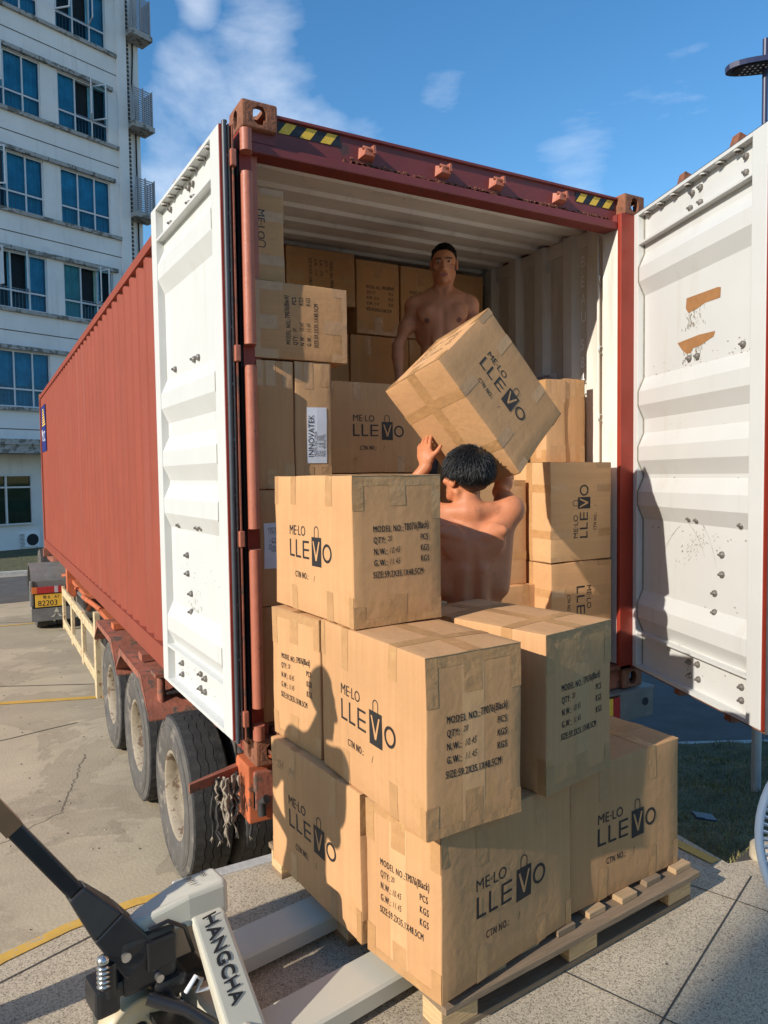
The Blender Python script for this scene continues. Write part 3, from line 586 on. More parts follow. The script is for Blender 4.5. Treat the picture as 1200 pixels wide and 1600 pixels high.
# corner castings with real openings
def casting(x, y, z, sx, sy):
    b = MB(); W_, D_, H_ = .162, .178, .118; t = .028
    cx = x+sx*W_/2; cy = y+sy*D_/2; cz = z+H_/2
    bm = bmesh.new(); bmesh.ops.create_cube(bm, size=1)
    for v in bm.verts: v.co = Vector((v.co.x*W_, v.co.y*D_, v.co.z*H_))
    bmesh.ops.bevel(bm, geom=bm.edges[:], offset=.012, segments=3, affect='EDGES', profile=.6)
    bm.verts.index_update(); tmp = MB(); tmp.add([v.co[:] for v in bm.verts], [[v.index for v in f.verts] for f in bm.faces], m_cast); bm.free()
    o = tmp.build('corner_casting', ct, loc=(cx, cy, cz))
    def cut(fn):
        c = MB(); fn(c); co = c.build('cutter'); co.location = (cx, cy, cz)
        md = o.modifiers.new('b', 'BOOLEAN'); md.object = co; md.operation = 'DIFFERENCE'; md.solver = 'EXACT'
        bpy.context.view_layer.update(); me = bpy.data.meshes.new_from_object(o.evaluated_get(bpy.context.evaluated_depsgraph_get()))
        o.modifiers.clear(); old = o.data; o.data = me; bpy.data.meshes.remove(old); bpy.data.objects.remove(co)
    def stad(axis, w, h, a, b_):
        pts = []
        n = 8; r = min(w, h)/2
        if h >= w:
            for i in range(n+1): t_ = math.pi*i/n; pts.append((r*math.cos(t_), (h/2-r)+r*math.sin(t_)))
            for i in range(n+1): t_ = math.pi+math.pi*i/n; pts.append((r*math.cos(t_), -(h/2-r)+r*math.sin(t_)))
        else:
            for i in range(n+1): t_ = -math.pi/2+math.pi*i/n; pts.append(((w/2-r)+r*math.cos(t_), r*math.sin(t_)))
            for i in range(n+1): t_ = math.pi/2+math.pi*i/n; pts.append((-(w/2-r)+r*math.cos(t_), r*math.sin(t_)))
        return lambda c: c.prism(pts, axis, a, b_, m_black)
    cut(lambda c: c.box((-W_/2+t, -D_/2+t, -H_/2+t*.7), (W_/2-t, D_/2-t, H_/2-t*.7), m_black))
    cut(stad('y', .062, .079, -sy*D_/2-.05*sy, 0)); cut(stad('x', .052, .079, -sx*W_/2-.05*sx, 0))
    cut(stad('z', .064, .115, 0, (H_/2+.05)*(1 if z > 1 else -1)))
for sx, x in ((1, 0), (-1, CW)):
    for sy, y in ((1, 0), (-1, CL)):
        for z in (0, CH-.118): casting(x, y, z, sx, sy)
# rear posts
b = MB(); b.box((.0, .045, .118), (.052, .16, CH-.118), m_frame); b.box((.052, .07, .118), (.088, .15, CH-.118), m_hinge); b.box((-.012, .05, .118), (-.002, .12, 2.70), m_black)  # last box: black strip stands in for the shade between door and post
pl = b.build('corner_post', ct)
# round hinge bar in five lengths on the left post
for z0, z1 in ((.118, .19), (.262, .975), (1.058, 1.775), (1.858, 2.595), (2.675, 2.775)):
    b = MB(); b.tube([(.020, .012, z0+.004), (.020, .012, z1-.004)], .026, m_hinge, 16); b.box((.0, .02, z0+.002), (.05, .05, z1-.002), m_hinge); b.build('post_bar', pl)
b = MB(); b.box((CW-.19, .0, .118), (CW-.078, .028, CH-.118), m_frame, bev=.004); b.box((CW-.188, .03, .15), (CW-.08, .145, CH-.13), m_inside, bev=.004)
b.box((CW-.078, .0, .118), (CW-.03, .13, CH-.118), m_frame); b.build('corner_post', ct)
b = MB(); b.box((CW-.135, .145, .17), (CW-.088, .33, 2.79), m_inside, bev=.006); b.tube([(CW-.165, .20, .2), (CW-.165, .20, 2.7)], .009, m_inside, 8)
b.build('lashing_post', ct)
for z in (.45, .86, 1.17, 1.62, 2.03, 2.45):
    b = MB(); b.tube([(CW-.14, .20, z-.02), (CW-.19, .17, z-.015), (CW-.20, .16, z+.0), (CW-.19, .17, z+.015), (CW-.14, .20, z+.02)], .006, m_white, 6); b.build('lashing_ring', ct)
b = MB(); b.tube([(CW-.10, .72, 2.67), (CW-.12, .71, 2.645), (CW-.115, .70, 2.62), (CW-.10, .69, 2.635)], .007, m_white, 6); b.build('lashing_ring', ct)
for x in (.125, CL):
    pass
b = MB(); b.box((0, CL-.15, .118), (.12, CL-.02, CH-.118), m_red); b.build('corner_post', ct)
b = MB(); b.box((CW-.12, CL-.15, .118), (CW, CL-.02, CH-.118), m_red); b.build('corner_post', ct)
# header
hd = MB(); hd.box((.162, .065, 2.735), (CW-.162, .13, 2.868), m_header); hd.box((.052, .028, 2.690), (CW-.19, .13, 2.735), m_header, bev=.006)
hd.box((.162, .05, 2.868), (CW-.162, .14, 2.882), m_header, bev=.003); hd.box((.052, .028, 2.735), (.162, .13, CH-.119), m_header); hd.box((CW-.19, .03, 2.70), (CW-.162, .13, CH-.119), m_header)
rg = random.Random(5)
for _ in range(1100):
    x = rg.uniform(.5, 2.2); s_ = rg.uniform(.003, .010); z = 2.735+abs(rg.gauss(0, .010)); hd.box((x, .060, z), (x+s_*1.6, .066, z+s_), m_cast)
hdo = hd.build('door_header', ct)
for x0, nst in ((.185, 6), (1.955, 6)):
    b = MB(); wst = (.305)/nst; zc0, zc1 = 2.812, 2.862; b.box((x0, .0620, zc0), (x0+.305, .0645, zc1), m_hblk)
    for k in range(0, nst, 2):
        xa = x0+k*wst+.002; sh = wst*.75
        xs = [min(xa, x0+.305), min(xa+wst, x0+.305), min(xa+wst+sh, x0+.305), min(xa+sh, x0+.305)]
        b.add([(xs[0], .0610, zc0), (xs[1], .0610, zc0), (xs[2], .0610, zc1), (xs[3], .0610, zc1)], [(0,1,2,3)], m_yel)
    b.build('hazard_stripe_sticker', hdo)
for x in (.625, 1.055, 1.39, 1.825):
    b = MB(); b.hexa([(x-.028, .02, 2.785), (x+.028, .02, 2.785), (x+.04, .066, 2.775), (x-.04, .066, 2.775), (x-.020, .02, 2.815), (x+.005, .02, 2.815), (x+.03, .066, 2.83), (x-.035, .066, 2.83)], m_hinge)
    b.hexa([(x+.014, .01, 2.795), (x+.030, .01, 2.795), (x+.04, .066, 2.79), (x+.02, .066, 2.79), (x+.016, .01, 2.832), (x+.026, .01, 2.832), (x+.038, .066, 2.838), (x+.02, .066, 2.838)], m_hinge)
    b.tube([(x-.03, .035, 2.822), (x+.0, .02, 2.812), (x+.03, .03, 2.812)], .009, m_hinge, 6); b.build('lock_keeper', hdo)
b = MB(); b.box((.162, .03, .0), (CW-.162, .16, .125), m_tred, bev=.006); b.box((.1, .0, .118), (CW-.1, .14, .142), m_cast, bev=.004)
for x in (.625, 1.055, 1.39, 1.825): b.box((x-.04, -.01, .06), (x+.04, .03, .10), m_tred)
b.build('door_sill', ct)
# container number stencilled down the inner wall rib
sgn = MB(); xw = CW-.036-.003-.03-.036-.006
for ch, z in zip('BEAU 584823 3', [2.575, 2.452, 2.34, 2.235, 0, 2.06, 1.95, 1.85, 1.745, 1.635, 1.53, 0, 1.40]):
    if ch == ' ': continue
    vs, fs = text2d(ch, .100, .72); wdt = max(v[0] for v in vs)
    sgn.add([(xw, .405-(v[0])*1.0, z+v[1]) for v in vs], fs, m_letter)
sgn.build('stencilled_number', ct, fix=False)
b = MB(); b.add([(xw-.001, .83, 1.86), (xw-.001, .62, 1.86), (xw-.001, .62, 1.95), (xw-.001, .83, 1.95)], [(0,1,2,3)], m_label)
for k in range(6): b.add([(xw-.002, .82, 1.94-k*.013), (xw-.002, .82-.19*rg.uniform(.5, 1), 1.94-k*.013), (xw-.002, .70, 1.936-k*.013), (xw-.002, .82, 1.936-k*.013)], [(0,1,2,3)], m_hblk)
b.build('notice_label', ct, fix=False)
# blue and yellow shipping emblem panel near the far end of the outer side wall
b = MB(); e0 = 10.95; xe = .0085
def pan(y0, y1, z0, z1, m, x=xe): b.add([(x, y0, z0), (x, y1, z0), (x, y1, z1), (x, y0, z1)], [(0,1,2,3)], m)
m_blue = mat('emblem_blue', (.012, .02, .16), .5, var=.08)
pan(e0, e0+.95, 1.80, 2.62, m_blue)
for k in range(7):
    hh = .028; pan(e0+.08+k*.045, e0+.72-k*.02, 2.26+k*.045, 2.26+k*.045+hh, m_yel, xe-.002)
for s_, sz, yy, zz in (('M', .30, e0+.86, 2.0), ('S', .26, e0+.55, 1.98), ('C', .26, e0+.36, 1.98)):
    vs, fs = text2d(s_, sz); b.add([(xe-.003, yy-v[0], zz+v[1]) for v in vs], fs, m_letter)
b.build('emblem_panel', ct, fix=False)

# ------------------------------------------------------------------ doors
RIDGES = [2.35, 1.64, 1.32, 1.06, .40]
BOLTS = [(.472, 1.875), (.544, 1.875), (.901, 1.872), (.487, 1.04), (.554, 1.037), (.904, 1.033), (.761, .881), (.762, .784), (.706, .683), (.707, .588), (.49, .283), (.568, .29), (.50, .213), (.576, .214), (.917, .272), (.918, .209), (.472, 2.64), (.559, 2.638), (.489, 2.709), (.558, 2.712), (.907, 2.716), (.908, 2.644)]
def door(label, s0, s1, Mx, side, extra=None):
    """local: x = distance s from the hinge, y = out of the inner face (towards the viewer is -y), z up"""
    root = bpy.data.objects.new('door', None); COL.objects.link(root); root.parent = ct; root.matrix_local = Mx; root['label'] = label
    z0, z1 = .13, 2.78; fa, fb = s0+.115, s1-.10; dep = .042
    b = MB(); b.box((s0, 0, z0), (fa, .05, z1), m_white, bev=.004); b.box((fb, 0, z0), (s1, .05, z1), m_white, bev=.004)
    b.box((fa, 0.001, z1-.018), (fb, .05, z1-.001), m_white); b.box((fa, .0, z0+.001), (fb, .05, z0+.02), m_white)
    b.box((fa, .004, 2.595), (fb, .05, 2.607), m_white); b.box((fa, .004, .335), (fb, .05, .35), m_white); b.build('door_frame', root)
    # panel profile
    prof = [(z0+.02, dep)]
    for zc in sorted(RIDGES): prof += [(zc-.045, dep), (zc+.035, .006), (zc+.115, .006), (zc+.195, dep)]
    prof = [p for p in prof]+[(z1-.018, dep)]
    b = MB(); vs = []
    for z, o in prof: vs += [(fa, o, z), (fb, o, z)]
    n = len(prof); b.add(vs, [(2*i, 2*i+1, 2*i+3, 2*i+2) for i in range(n-1)], m_white)
    b.add([(v[0], v[1]+.004, v[2]) for v in vs], [(2*i, 2*i+2, 2*i+3, 2*i+1) for i in range(n-1)], m_red)
    b.build('door_panel', root, fix=False)
    # caulk line following the panel against the frame
    b = MB(); b.tube([(fa+.004, o-.004, z) for z, o in prof], .0032, m_grime, 5, smooth=False); b.build('sealant_line', root)
    for s, z in BOLTS:
        if side == 'L': s = s*.98+.02
        b = MB(); yy = .006 if 2.45 < 0 else dep
        b.lathe([(.0, -.028), (.006, -.026), (.008, -.016), (.015, -.012), (.017, -.003), (.017, 0)], m_bolt, 8, Matrix.Translation((s, yy, z)) @ Matrix.Rotation(R(-90), 4, 'X'), smooth=False)
        b.build('bolt', root)
    for k in range(7):
        b = MB(); s = fa+.07+k*(fb-fa-.12)/6.6
        b.lathe([(.017, 0), (.022, -.004), (.022, -.010), (.015, -.010)], m_curb, 12, Matrix.Translation((s, .022, z1-.019)), smooth=False); b.build('drain_ring', root)
    # edges: red outer skin, gaskets
    b = MB()
    for sa, sb2 in ((s0-.006, s0), (s1, s1+.006)): b.box((sa, .003, z0), (sb2, .058, z1), m_frame)
    b.box((s0, .0505, z0), (s1, .058, z1), m_frame); b.build('outer_skin', root)
    b = MB(); xe = s0-.014 if side == 'L' else s1+.020
    b.tube([(xe, .022, z0-.01), (xe, .022, z1+.012)], .011, m_gasket, 10); b.tube([(s0-.01, .03, z1+.012), (s1+.01, .03, z1+.012)], .009, m_gasket, 8); b.tube([(s0, .03, z0-.012), (s1, .03, z0-.012)], .009, m_cast, 8)
    b.build('gasket', root)
    if side == 'L':
        b = MB(); b.box((s0-.020, .036, z0), (s0-.006, .042, z1), m_grime); b.box((s0-.026, .052, z0), (s0-.006, .058, z1), m_tred)
        for k in range(11): b.lathe([(.0, -.008), (.007, -.006), (.008, 0)], m_bolt, 8, Matrix.Translation((s0-.014, .036, z0+.12+k*.24)) @ Matrix.Rotation(R(-90), 4, 'X'))
        b.build('retainer_strip', root)
    else:
        b = MB(); b.tube([(s1+.06, .075, z0-.06), (s1+.06, .075, z1+.10)], .019, m_bolt, 10); b.box((s1+.035, .03, z0), (s1+.045, .055, z1), m_gasket)
        b.build('edge_strip', root)
    for s in ((.36, .80) if side == 'R' else (.40, .86)):
        b = MB(); b.tube([(s, .080, z0-.05), (s, .080, z1+.05)], .017, m_bolt, 10)
        b.hexa([(s-.03, .04, z1+.012), (s+.03, .04, z1+.012), (s+.03, .10, z1+.012), (s-.03, .10, z1+.012), (s-.012, .05, z1+.075), (s+.045, .05, z1+.075), (s+.045, .085, z1+.06), (s-.012, .085, z1+.06)], m_cast)
        b.hexa([(s-.03, .05, z0-.06), (s+.03, .05, z0-.06), (s+.03, .09, z0-.06), (s-.03, .09, z0-.06), (s-.02, .05, z0-.015), (s+.02, .05, z0-.015), (s+.02, .09, z0-.015), (s-.02, .09, z0-.015)], m_cast)
        b.build('locking_rod', root)
    for z in (.225, 1.02, 1.82, 2.64):
        b = MB(); b.box((s0-.04, .042, z-.035), (s0+.06, .066, z+.035), m_hinge, bev=.004); b.build('hinge', root)
    if extra: extra(root, dep)
    return root
def rx(root, dep):
    rt = random.Random(8)
    def quad(pts, m, off=.0015): return MB().add([(s, dep-off, z) for s, z in pts], [tuple(range(len(pts)))], m)
    quad([(.438, 2.191), (.70, 2.183), (.726, 2.176), (.723, 2.128), (.60, 2.131), (.53, 2.118), (.455, 2.112), (.432, 2.14)], m_browntape).build('torn_tape', root, fix=False)
    quad([(.357, 1.974), (.55, 1.982), (.685, 1.975), (.672, 1.95), (.640, 1.944), (.56, 1.925), (.50, 1.923), (.48, 1.902), (.44, 1.905), (.40, 1.93)], m_browntape).build('torn_tape', root, fix=False)
    b = MB()
    for _ in range(150):
        s = rt.gauss(.50, .035)+rt.choice((-.04, .03)); z = rt.choice((rt.uniform(2.02, 2.13), rt.uniform(1.85, 1.93))); h = rt.uniform(.004, .025); w_ = rt.uniform(.002, .006)
        b.add([(s, dep-.001, z), (s+w_, dep-.001, z+.003), (s+w_*.7, dep-.001, z+h), (s-w_*.3, dep-.001, z+h*.8)], [(0,1,2,3)], m_grime)
    for c, rad, a0, a1, wd in (((.30, .72), .42, 12, 75, .0022), ((.28, .70), .37, 25, 88, .0014), ((.62, .62), .44, 120, 165, .002)):
        pts = [(c[0]+rad*math.cos(R(a)), c[1]+rad*math.sin(R(a))) for a in np.linspace(a0, a1, 26)]
        for p, q in zip(pts[:-1], pts[1:]):
            w2 = wd*rt.uniform(.3, 1.2); b.add([(p[0], dep-.0012, p[1]-w2), (q[0], dep-.0012, q[1]-w2), (q[0], dep-.0012, q[1]+w2), (p[0], dep-.0012, p[1]+w2)], [(0,1,2,3)], m_grime)
    for _ in range(70):
        s = rt.gauss(.52, .07); z = rt.gauss(.90, .035)+(s-.52)*.5; h = rt.uniform(.004, .014)
        b.add([(s, dep-.001, z), (s+.003, dep-.001, z), (s+h, dep-.001, z+h), (s+h-.003, dep-.001, z+h)], [(0,1,2,3)], m_grime)
    for _ in range(160):
        s = rt.uniform(.1, .95); z = rt.choice((1.83, 1.87, 1.50, .56, .30, 1.25, .95))+rt.gauss(0, .03); h = rt.uniform(.002, .007)
        b.add([(s, dep-.001, z), (s+h*2, dep-.001, z), (s+h*2, dep-.001, z+h*.6), (s, dep-.001, z+h)], [(0,1,2,3)], m_grime)
    b.build('scratch_marks', root, fix=False)
def lx(root, dep):
    rt = random.Random(9); b = MB()
    for _ in range(90):
        s = rt.gauss(.60, .10); z = rt.gauss(.56, .045)+(s-.6)*.3; h = rt.uniform(.004, .02); w_ = rt.uniform(.002, .004)
        b.add([(s, dep-.001, z), (s+w_, dep-.001, z), (s+w_, dep-.001, z+h), (s, dep-.001, z+h)], [(0,1,2,3)], m_grime)
    for _ in range(150):
        s = rt.uniform(.15, 1.0); z = rt.choice((1.72, 1.63, 1.45, .27, .24, 1.05, .80))+rt.gauss(0, .04); h = rt.uniform(.002, .006)
        b.add([(s, dep-.001, z), (s+h*2.5, dep-.001, z), (s+h*2, dep-.001, z+h*.6), (s, dep-.001, z+h)], [(0,1,2,3)], m_grime)
    b.build('scratch_marks', root, fix=False)
def frame(A, d, n):   # x axis d, y axis = outward skin direction n
    M_ = Matrix((Vector(d).normalized(), Vector(n).normalized(), Vector((0, 0, 1)))).transposed().to_4x4(); M_.translation = Vector(A); return M_
dR = Vector((-.335, -.942, 0)).normalized(); nR = Vector((-dR.y, dR.x, 0))      # skin away from the viewer (+x side)
if nR.x < 0: nR = -nR
door('right-hand open door, white inside with torn brown tape and dark shadow', -.105, 1.10, frame((2.343, -.03, 0), dR, nR), 'R', rx)
dL = Vector((-.037, 1.17, 0)).normalized(); nL = Vector((dL.y, -dL.x, 0))
if nL.x < 0: nL = -nL
door('left-hand open door, plain white inside, folded back along the red side wall', .0, 1.19, frame((-.094, .036, 0), dL, nL), 'L', lx)

# ================================================================== cartons
from mathutils import noise as mnoise
BL, BW, BH = .592, .351, .485
def carton(M, L_, W_, H_, label, group, seed=0, prints=True, sticker=None, pale=False, tape=True, hand='TP076(Black)', centre_tape=True, scrawl=None, dy=None):
    rs = random.Random(seed*31+5); cmat = m_card2 if pale else m_card
    root = bpy.data.objects.new('carton', None); COL.objects.link(root); root.empty_display_size = .1
    root.matrix_world = M @ Matrix.Translation((L_/2, W_/2, 0)); tag(root, label, 'carton', group)
    off = Vector((-L_/2, -W_/2, 0)); so_ = Vector((seed*3.7, seed*1.3, seed*.7)); amp = .0045
    def warp(p, n=None, d=0):
        p = Vector(p); u, v, t_ = p.x/L_, p.y/W_, p.z/H_
        su, sv, st = [max(0, math.sin(math.pi*min(1, max(0, q)))) for q in (u, v, t_)]
        q = Vector(p)
        q.y += (-amp if v < .5 else amp)*su*st*abs(2*v-1)**3
        q.x += (-amp if u < .5 else amp)*sv*st*abs(2*u-1)**3
        q.z += (-amp*.3 if t_ < .5 else amp*.8)*su*sv*abs(2*t_-1)**3
        q += mnoise.noise_vector(p*4.5+so_)*.0036+mnoise.noise_vector(p*14+so_)*.0009
        if n is not None: q += Vector(n)*d
        return q+off
    r = .0045
    def lin(S_): return [0, r*.4, r]+[r+(S_-2*r)*i/9 for i in range(1, 9)]+[S_-r, S_-r*.4, S_]
    b = MB(); gx, gy, gz = lin(L_), lin(W_), lin(H_)
    def rnd(p):
        q = Vector((min(max(p[0], r), L_-r), min(max(p[1], r), W_-r), min(max(p[2], r), H_-r))); d = Vector(p)-q
        return q+d.normalized()*r if d.length > 1e-7 else q
    def face(fn, A, B):
        vs = [warp(rnd(fn(a, c))) for a in A for c in B]; nb = len(B)
        b.add(vs, [(i*nb+j, (i+1)*nb+j, (i+1)*nb+j+1, i*nb+j+1) for i in range(len(A)-1) for j in range(nb-1)], cmat, smooth=True)
    face(lambda a, c: (a, 0, c), gx, gz); face(lambda a, c: (a, W_, c), list(reversed(gx)), gz)
    face(lambda a, c: (0, a, c), list(reversed(gy)), gz); face(lambda a, c: (L_, a, c), gy, gz)
    face(lambda a, c: (a, c, H_), gx, gy); face(lambda a, c: (a, c, 0), gx, list(reversed(gy)))
    F = {'-y': (lambda u, v: (u, 0, v), (0, -1, 0), L_), '+y': (lambda u, v: (L_-u, W_, v), (0, 1, 0), L_), '+x': (lambda u, v: (L_, u, v), (1, 0, 0), W_), '-x': (lambda u, v: (0, W_-u, v), (-1, 0, 0), W_),
         '+z': (lambda u, v: (u, v, H_), (0, 0, 1), L_), '-z': (lambda u, v: (u, W_-v, 0), (0, 0, -1), L_)}
    def onf(mb, f, vs, fs, m, d=.0012): fn, n, _ = F[f]; mb.add([warp(fn(x, y), n, d) for x, y in vs], fs, m)
    def grid(mb, f, x0, y0, x1, y1, m, d=.0006, nx=8, ny=8, jig=.0):
        vs = [(x0+(x1-x0)*i/nx, y0+(y1-y0)*j/ny) for i in range(nx+1) for j in range(ny+1)]
        onf(mb, f, vs, [(i*(ny+1)+j, (i+1)*(ny+1)+j, (i+1)*(ny+1)+j+1, i*(ny+1)+j+1) for i in range(nx) for j in range(ny)], m, d)
    def txt(mb, f, s, x, y, size, sx=1, shear=0, rot=0, m=m_ink, d=.0012, spacing=1):
        vs, fs = text2d(s, size, sx, shear=shear, spacing=spacing); c, s2 = math.cos(rot), math.sin(rot)
        onf(mb, f, [(x+a*c-e*s2, y+a*s2+e*c) for a, e in vs], fs, m, d)
    def bar(mb, f, x0, y0, x1, y1): grid(mb, f, x0, y0, x1, y1, m_ink, .0012, 2, 3)
    if prints:
        kx, ky = L_/BL, H_/BH
        for f in ('-y', '+y'):
            X = lambda v: v*kx
            Y = (lambda v: v*ky) if dy is None else (lambda v: v+dy)
            t_ = .0095
            for lx_ in (.137, .189):    # L L
                bar(b, f, X(lx_), Y(.196), X(lx_)+t_, Y(.260)); bar(b, f, X(lx_)+t_, Y(.196), X(lx_+.040), Y(.196)+t_*.85)
            ex = .244; bar(b, f, X(ex), Y(.196), X(ex)+t_, Y(.260))
            for yy in (.196, .2240, .2525): bar(b, f, X(ex)+t_, Y(yy), X(ex+.048), Y(yy)+t_*.8)
            # O ring
            cx, cy, ro, ri = X(.4245), Y(.2262), .0315, .0225; nn = 36
            vs = [(cx+rr_*math.cos(2*math.pi*i/nn), cy+rr_*1.03*math.sin(2*math.pi*i/nn)) for rr_ in (ro, ri) for i in range(nn)]
            onf(b, f, vs, [(i, (i+1) % nn, nn+(i+1) % nn, nn+i) for i in range(nn)], m_ink)
            # bag with a V left blank
            x0, x1, y0, y1 = X(.314), X(.384), Y(.176), Y(.276)
            grid(b, f, x0, y0, x1, y1, m_ink, .0012, 3, 3)
            va, vb, vt = .0085, .030, Y(.196)
            cxm = (x0+x1)/2
            onf(b, f, [(cxm-.027, Y(.262)), (cxm-.019, Y(.262)), (cxm, vt+.018), (cxm+.019, Y(.262)), (cxm+.027, Y(.262)), (cxm+.0045, vt), (cxm-.0045, vt)], [(0, 1, 2, 6), (6, 2, 5), (2, 3, 4, 5)], cmat, .0020)
            hn = 14; hr, hr2 = .0165, .0130
            hp = [(-hr, 0)]+[(hr*math.cos(math.pi-math.pi*i/hn), .022+hr*math.sin(math.pi*i/hn)) for i in range(hn+1)]+[(hr, 0)]
            hq = [(-hr2, 0)]+[(hr2*math.cos(math.pi-math.pi*i/hn), .022+hr2*math.sin(math.pi*i/hn)) for i in range(hn+1)]+[(hr2, 0)]
            k = len(hp); onf(b, f, [(cxm+p[0], y1+p[1]) for p in hp]+[(cxm+p[0], y1+p[1]) for p in hq], [(i, i+1, k+i+1, k+i) for i in range(k-1)], m_ink)
            txt(b, f, 'ME·LO', X(.134), Y(.276), .050, .96)
            txt(b, f, 'CTN NO.:', X(.178), Y(.122), .033, .62, spacing=1.18); txt(b, f, 'CTN NO.:', X(.1790), Y(.122), .033, .62, d=.0013, spacing=1.18); txt(b, f, '/', X(.322), Y(.120), .032, .8, .2)
        kx, ky = W_/BW, H_/BH
        for f in ('+x', '-x'):
            X = lambda v: v*kx
            Y = lambda v: v*ky
            tl = rs.uniform(-.004, .004)
            rows = [('MODEL NO.:', None, .302), ('QTY:', 'PCS', .266), ('N.W.:', 'KGS', .230), ('G.W.:', 'KGS', .194)]
            for s, s2, y in rows:
                for e in (0, .0009): txt(b, f, s, X(.072)+tl+e, Y(y), .0295, .60, d=.0012+e*.2, spacing=1.2)
                if s2: 
                    for e in (0, .0009): txt(b, f, s2, X(.258)+tl+e, Y(y+.004), .0295, .60, d=.0012+e*.2, spacing=1.2)
            for e in (0, .0009): txt(b, f, 'SIZE:59.2X35.1X48.5CM', X(.068)+tl+e, Y(.156), .030, .56, d=.0012+e*.2, spacing=1.16)
            [txt(b, f, hand, X(.070)+tl+textw('MODEL NO.:', .0295, .60, spacing=1.2)+.004+e, Y(.303), .033, .50, .2, .07, spacing=1.12, d=.0012+e*.2) for e in (0, .0008)]; txt(b, f, '20', X(.128), Y(.271), .024, .7, .3, .1)
            txt(b, f, '10.45', X(.132), Y(.231), .028, .62, .4, .06, spacing=1.1); txt(b, f, '11.45', X(.132), Y(.195), .028, .62, .4, .06, spacing=1.1)
    if scrawl:
        for i in range(2): txt(b, '-y', scrawl[i], .045+.10*i, H_-.105, .045, .8, .3, .08, m_edge)
    body = b.build('carton_body', root)
    if tape:
        b = MB(); tw = .050
        for zf in ('+z', '-z'):
            grid(b, zf, 0, W_/2-tw/2, L_, W_/2+tw/2, m_tape, .0007, 14, 2)
            for xx in (L_*.24, L_*.70): grid(b, zf, xx, 0, xx+tw*.9, W_, m_tape, .0009, 2, 10)
        for f in ('+x', '-x'):
            c = W_/2+rs.uniform(-.012, .012)
            grid(b, f, c-.031, H_-rs.uniform(.10, .125), c+.031, H_-.002, m_tape, .0009, 3, 5); grid(b, f, c-.031, .002, c+.031, rs.uniform(.09, .125), m_tape, .0009, 3, 5)
            if centre_tape and rs.random() < .6: grid(b, f, c-.04, .0, c+.038, H_, m_card2 if not pale else m_card, .0004, 3, 12)
            grid(b, f, .001, H_-.034, W_-.001, H_-.001, m_tape, .0007, 10, 2); 
            if rs.random() < .7: grid(b, f, .001, .001, W_-.001, .028, m_tape, .0007, 10, 2)
            for xx in (0, W_-.042): grid(b, f, xx+.001, H_-rs.uniform(.11, .15), xx+.041, H_-.001, m_tape, .0010, 2, 5); grid(b, f, xx+.001, .001, xx+.041, rs.uniform(.07, .10), m_tape, .0010, 2, 5)
        for f in ('-y', '+y'):
            for xx in (L_*.24, L_*.70) if f == '-y' else (L_*.76-.045, L_*.3-.045):
                grid(b, f, xx, H_-rs.uniform(.10, .14), xx+.045, H_-.001, m_tape, .0009, 2, 5); grid(b, f, xx, .001, xx+.045, rs.uniform(.08, .12), m_tape, .0009, 2, 5)
            grid(b, f, .001, H_-rs.uniform(.08, .12), .030, H_-.001, m_tape, .0008, 2, 4); grid(b, f, L_-.030, .001, L_-.001, rs.uniform(.08, .12), m_tape, .0008, 2, 4)
        b.build('packing_tape', root, fix=False)
        # lifted flap edges at the top
        b = MB()
        for f in ('+x', '-x'):
            fn, n, _ = F[f]
            pts = [warp(fn(W_*i/10, H_-.0015), n, .0012) for i in range(11)]; b.tube(pts, .0011, m_edge, 4, smooth=False)
        b.build('flap_edge', root)
    if sticker:
        f, x0, y0, x1, y1, rot, lines = sticker
        b = MB(); grid(b, f, x0, y0, x1, y1, m_label, .0022, 2, 4)
        if rot == 90:   # reads upwards
            fn, n, _ = F[f]
            for s, px_, py_, size, sx in lines:
                vs, fs = text2d(s, size, sx); onf(b, f, [(x0+px_-e, y0+py_+a) for a, e in vs], fs, m_ink, .0030)
        else:
            for s, px_, py_, size, sx in lines:
                vs, fs = text2d(s, size, sx); onf(b, f, [(x0+px_+e, y1-py_-a) for a, e in vs], fs, m_ink, .0030)
        b.build('address_label', root, fix=False)
    return root
def Mc(x, y, z, yaw=0): return Matrix.Translation((x, y, z)) @ Matrix.Rotation(R(yaw), 4, 'Z')
def T2(x, y, z, yaw): return Mc(x, y, z, yaw)                       # left face text, right face logo
def T1(x, y, z, yaw, L_, W_): return Mc(x, y, z, yaw) @ Matrix.Translation((0, L_, 0)) @ Matrix.Rotation(R(-90), 4, 'Z')
def AX(xd, yd, zd, org):
    M_ = Matrix((Vector(xd), Vector(yd), Vector(zd))).transposed().to_4x4(); M_.translation = Vector(org); return M_
G1 = 'cartons stacked on the pallet'; G2 = 'cartons loaded inside the container'
carton(T1(-.009, -1.03, -.21, 5.4, .64, .351), .64, .351, .49, 'carton at the back left of the pallet bottom layer with a scrawl above its logo', G1, 1, scrawl=('224', 'PM'))
carton(T2(.061, -1.386, -.21, 10.7), .60, .335, .49, 'front corner carton of the pallet bottom layer, sunlit text side above the fork', G1, 2, hand='TP076(Black)')
carton(T2(.667, -1.252, -.21, 5.0), .605, .345, .485, 'right end carton of the pallet bottom layer with its taped top uncovered', G1, 3)
carton(T2(-.001, -.719, .285, 6.6), .592, .36, .50, 'mid layer carton at the left showing only its narrow sunlit text side', G1, 4)
carton(T1(.009, -1.399, .285, 1.7, .64, .338), .64, .338, .51, 'large mid layer carton at the front of the pallet, directly under the topmost one', G1, 5)
carton(T1(.483, -1.346, .280, 12.1, .592, .361), .592, .361, .51, 'mid layer carton at the right front, sun falling on its taped top', G1, 6)
carton(T1(-.002, -.996, .800, 2.7, .61, .344), .61, .344, .49, 'topmost carton of the pallet stack, beside the lifting worker', G1, 7, hand='TB076(Black)')
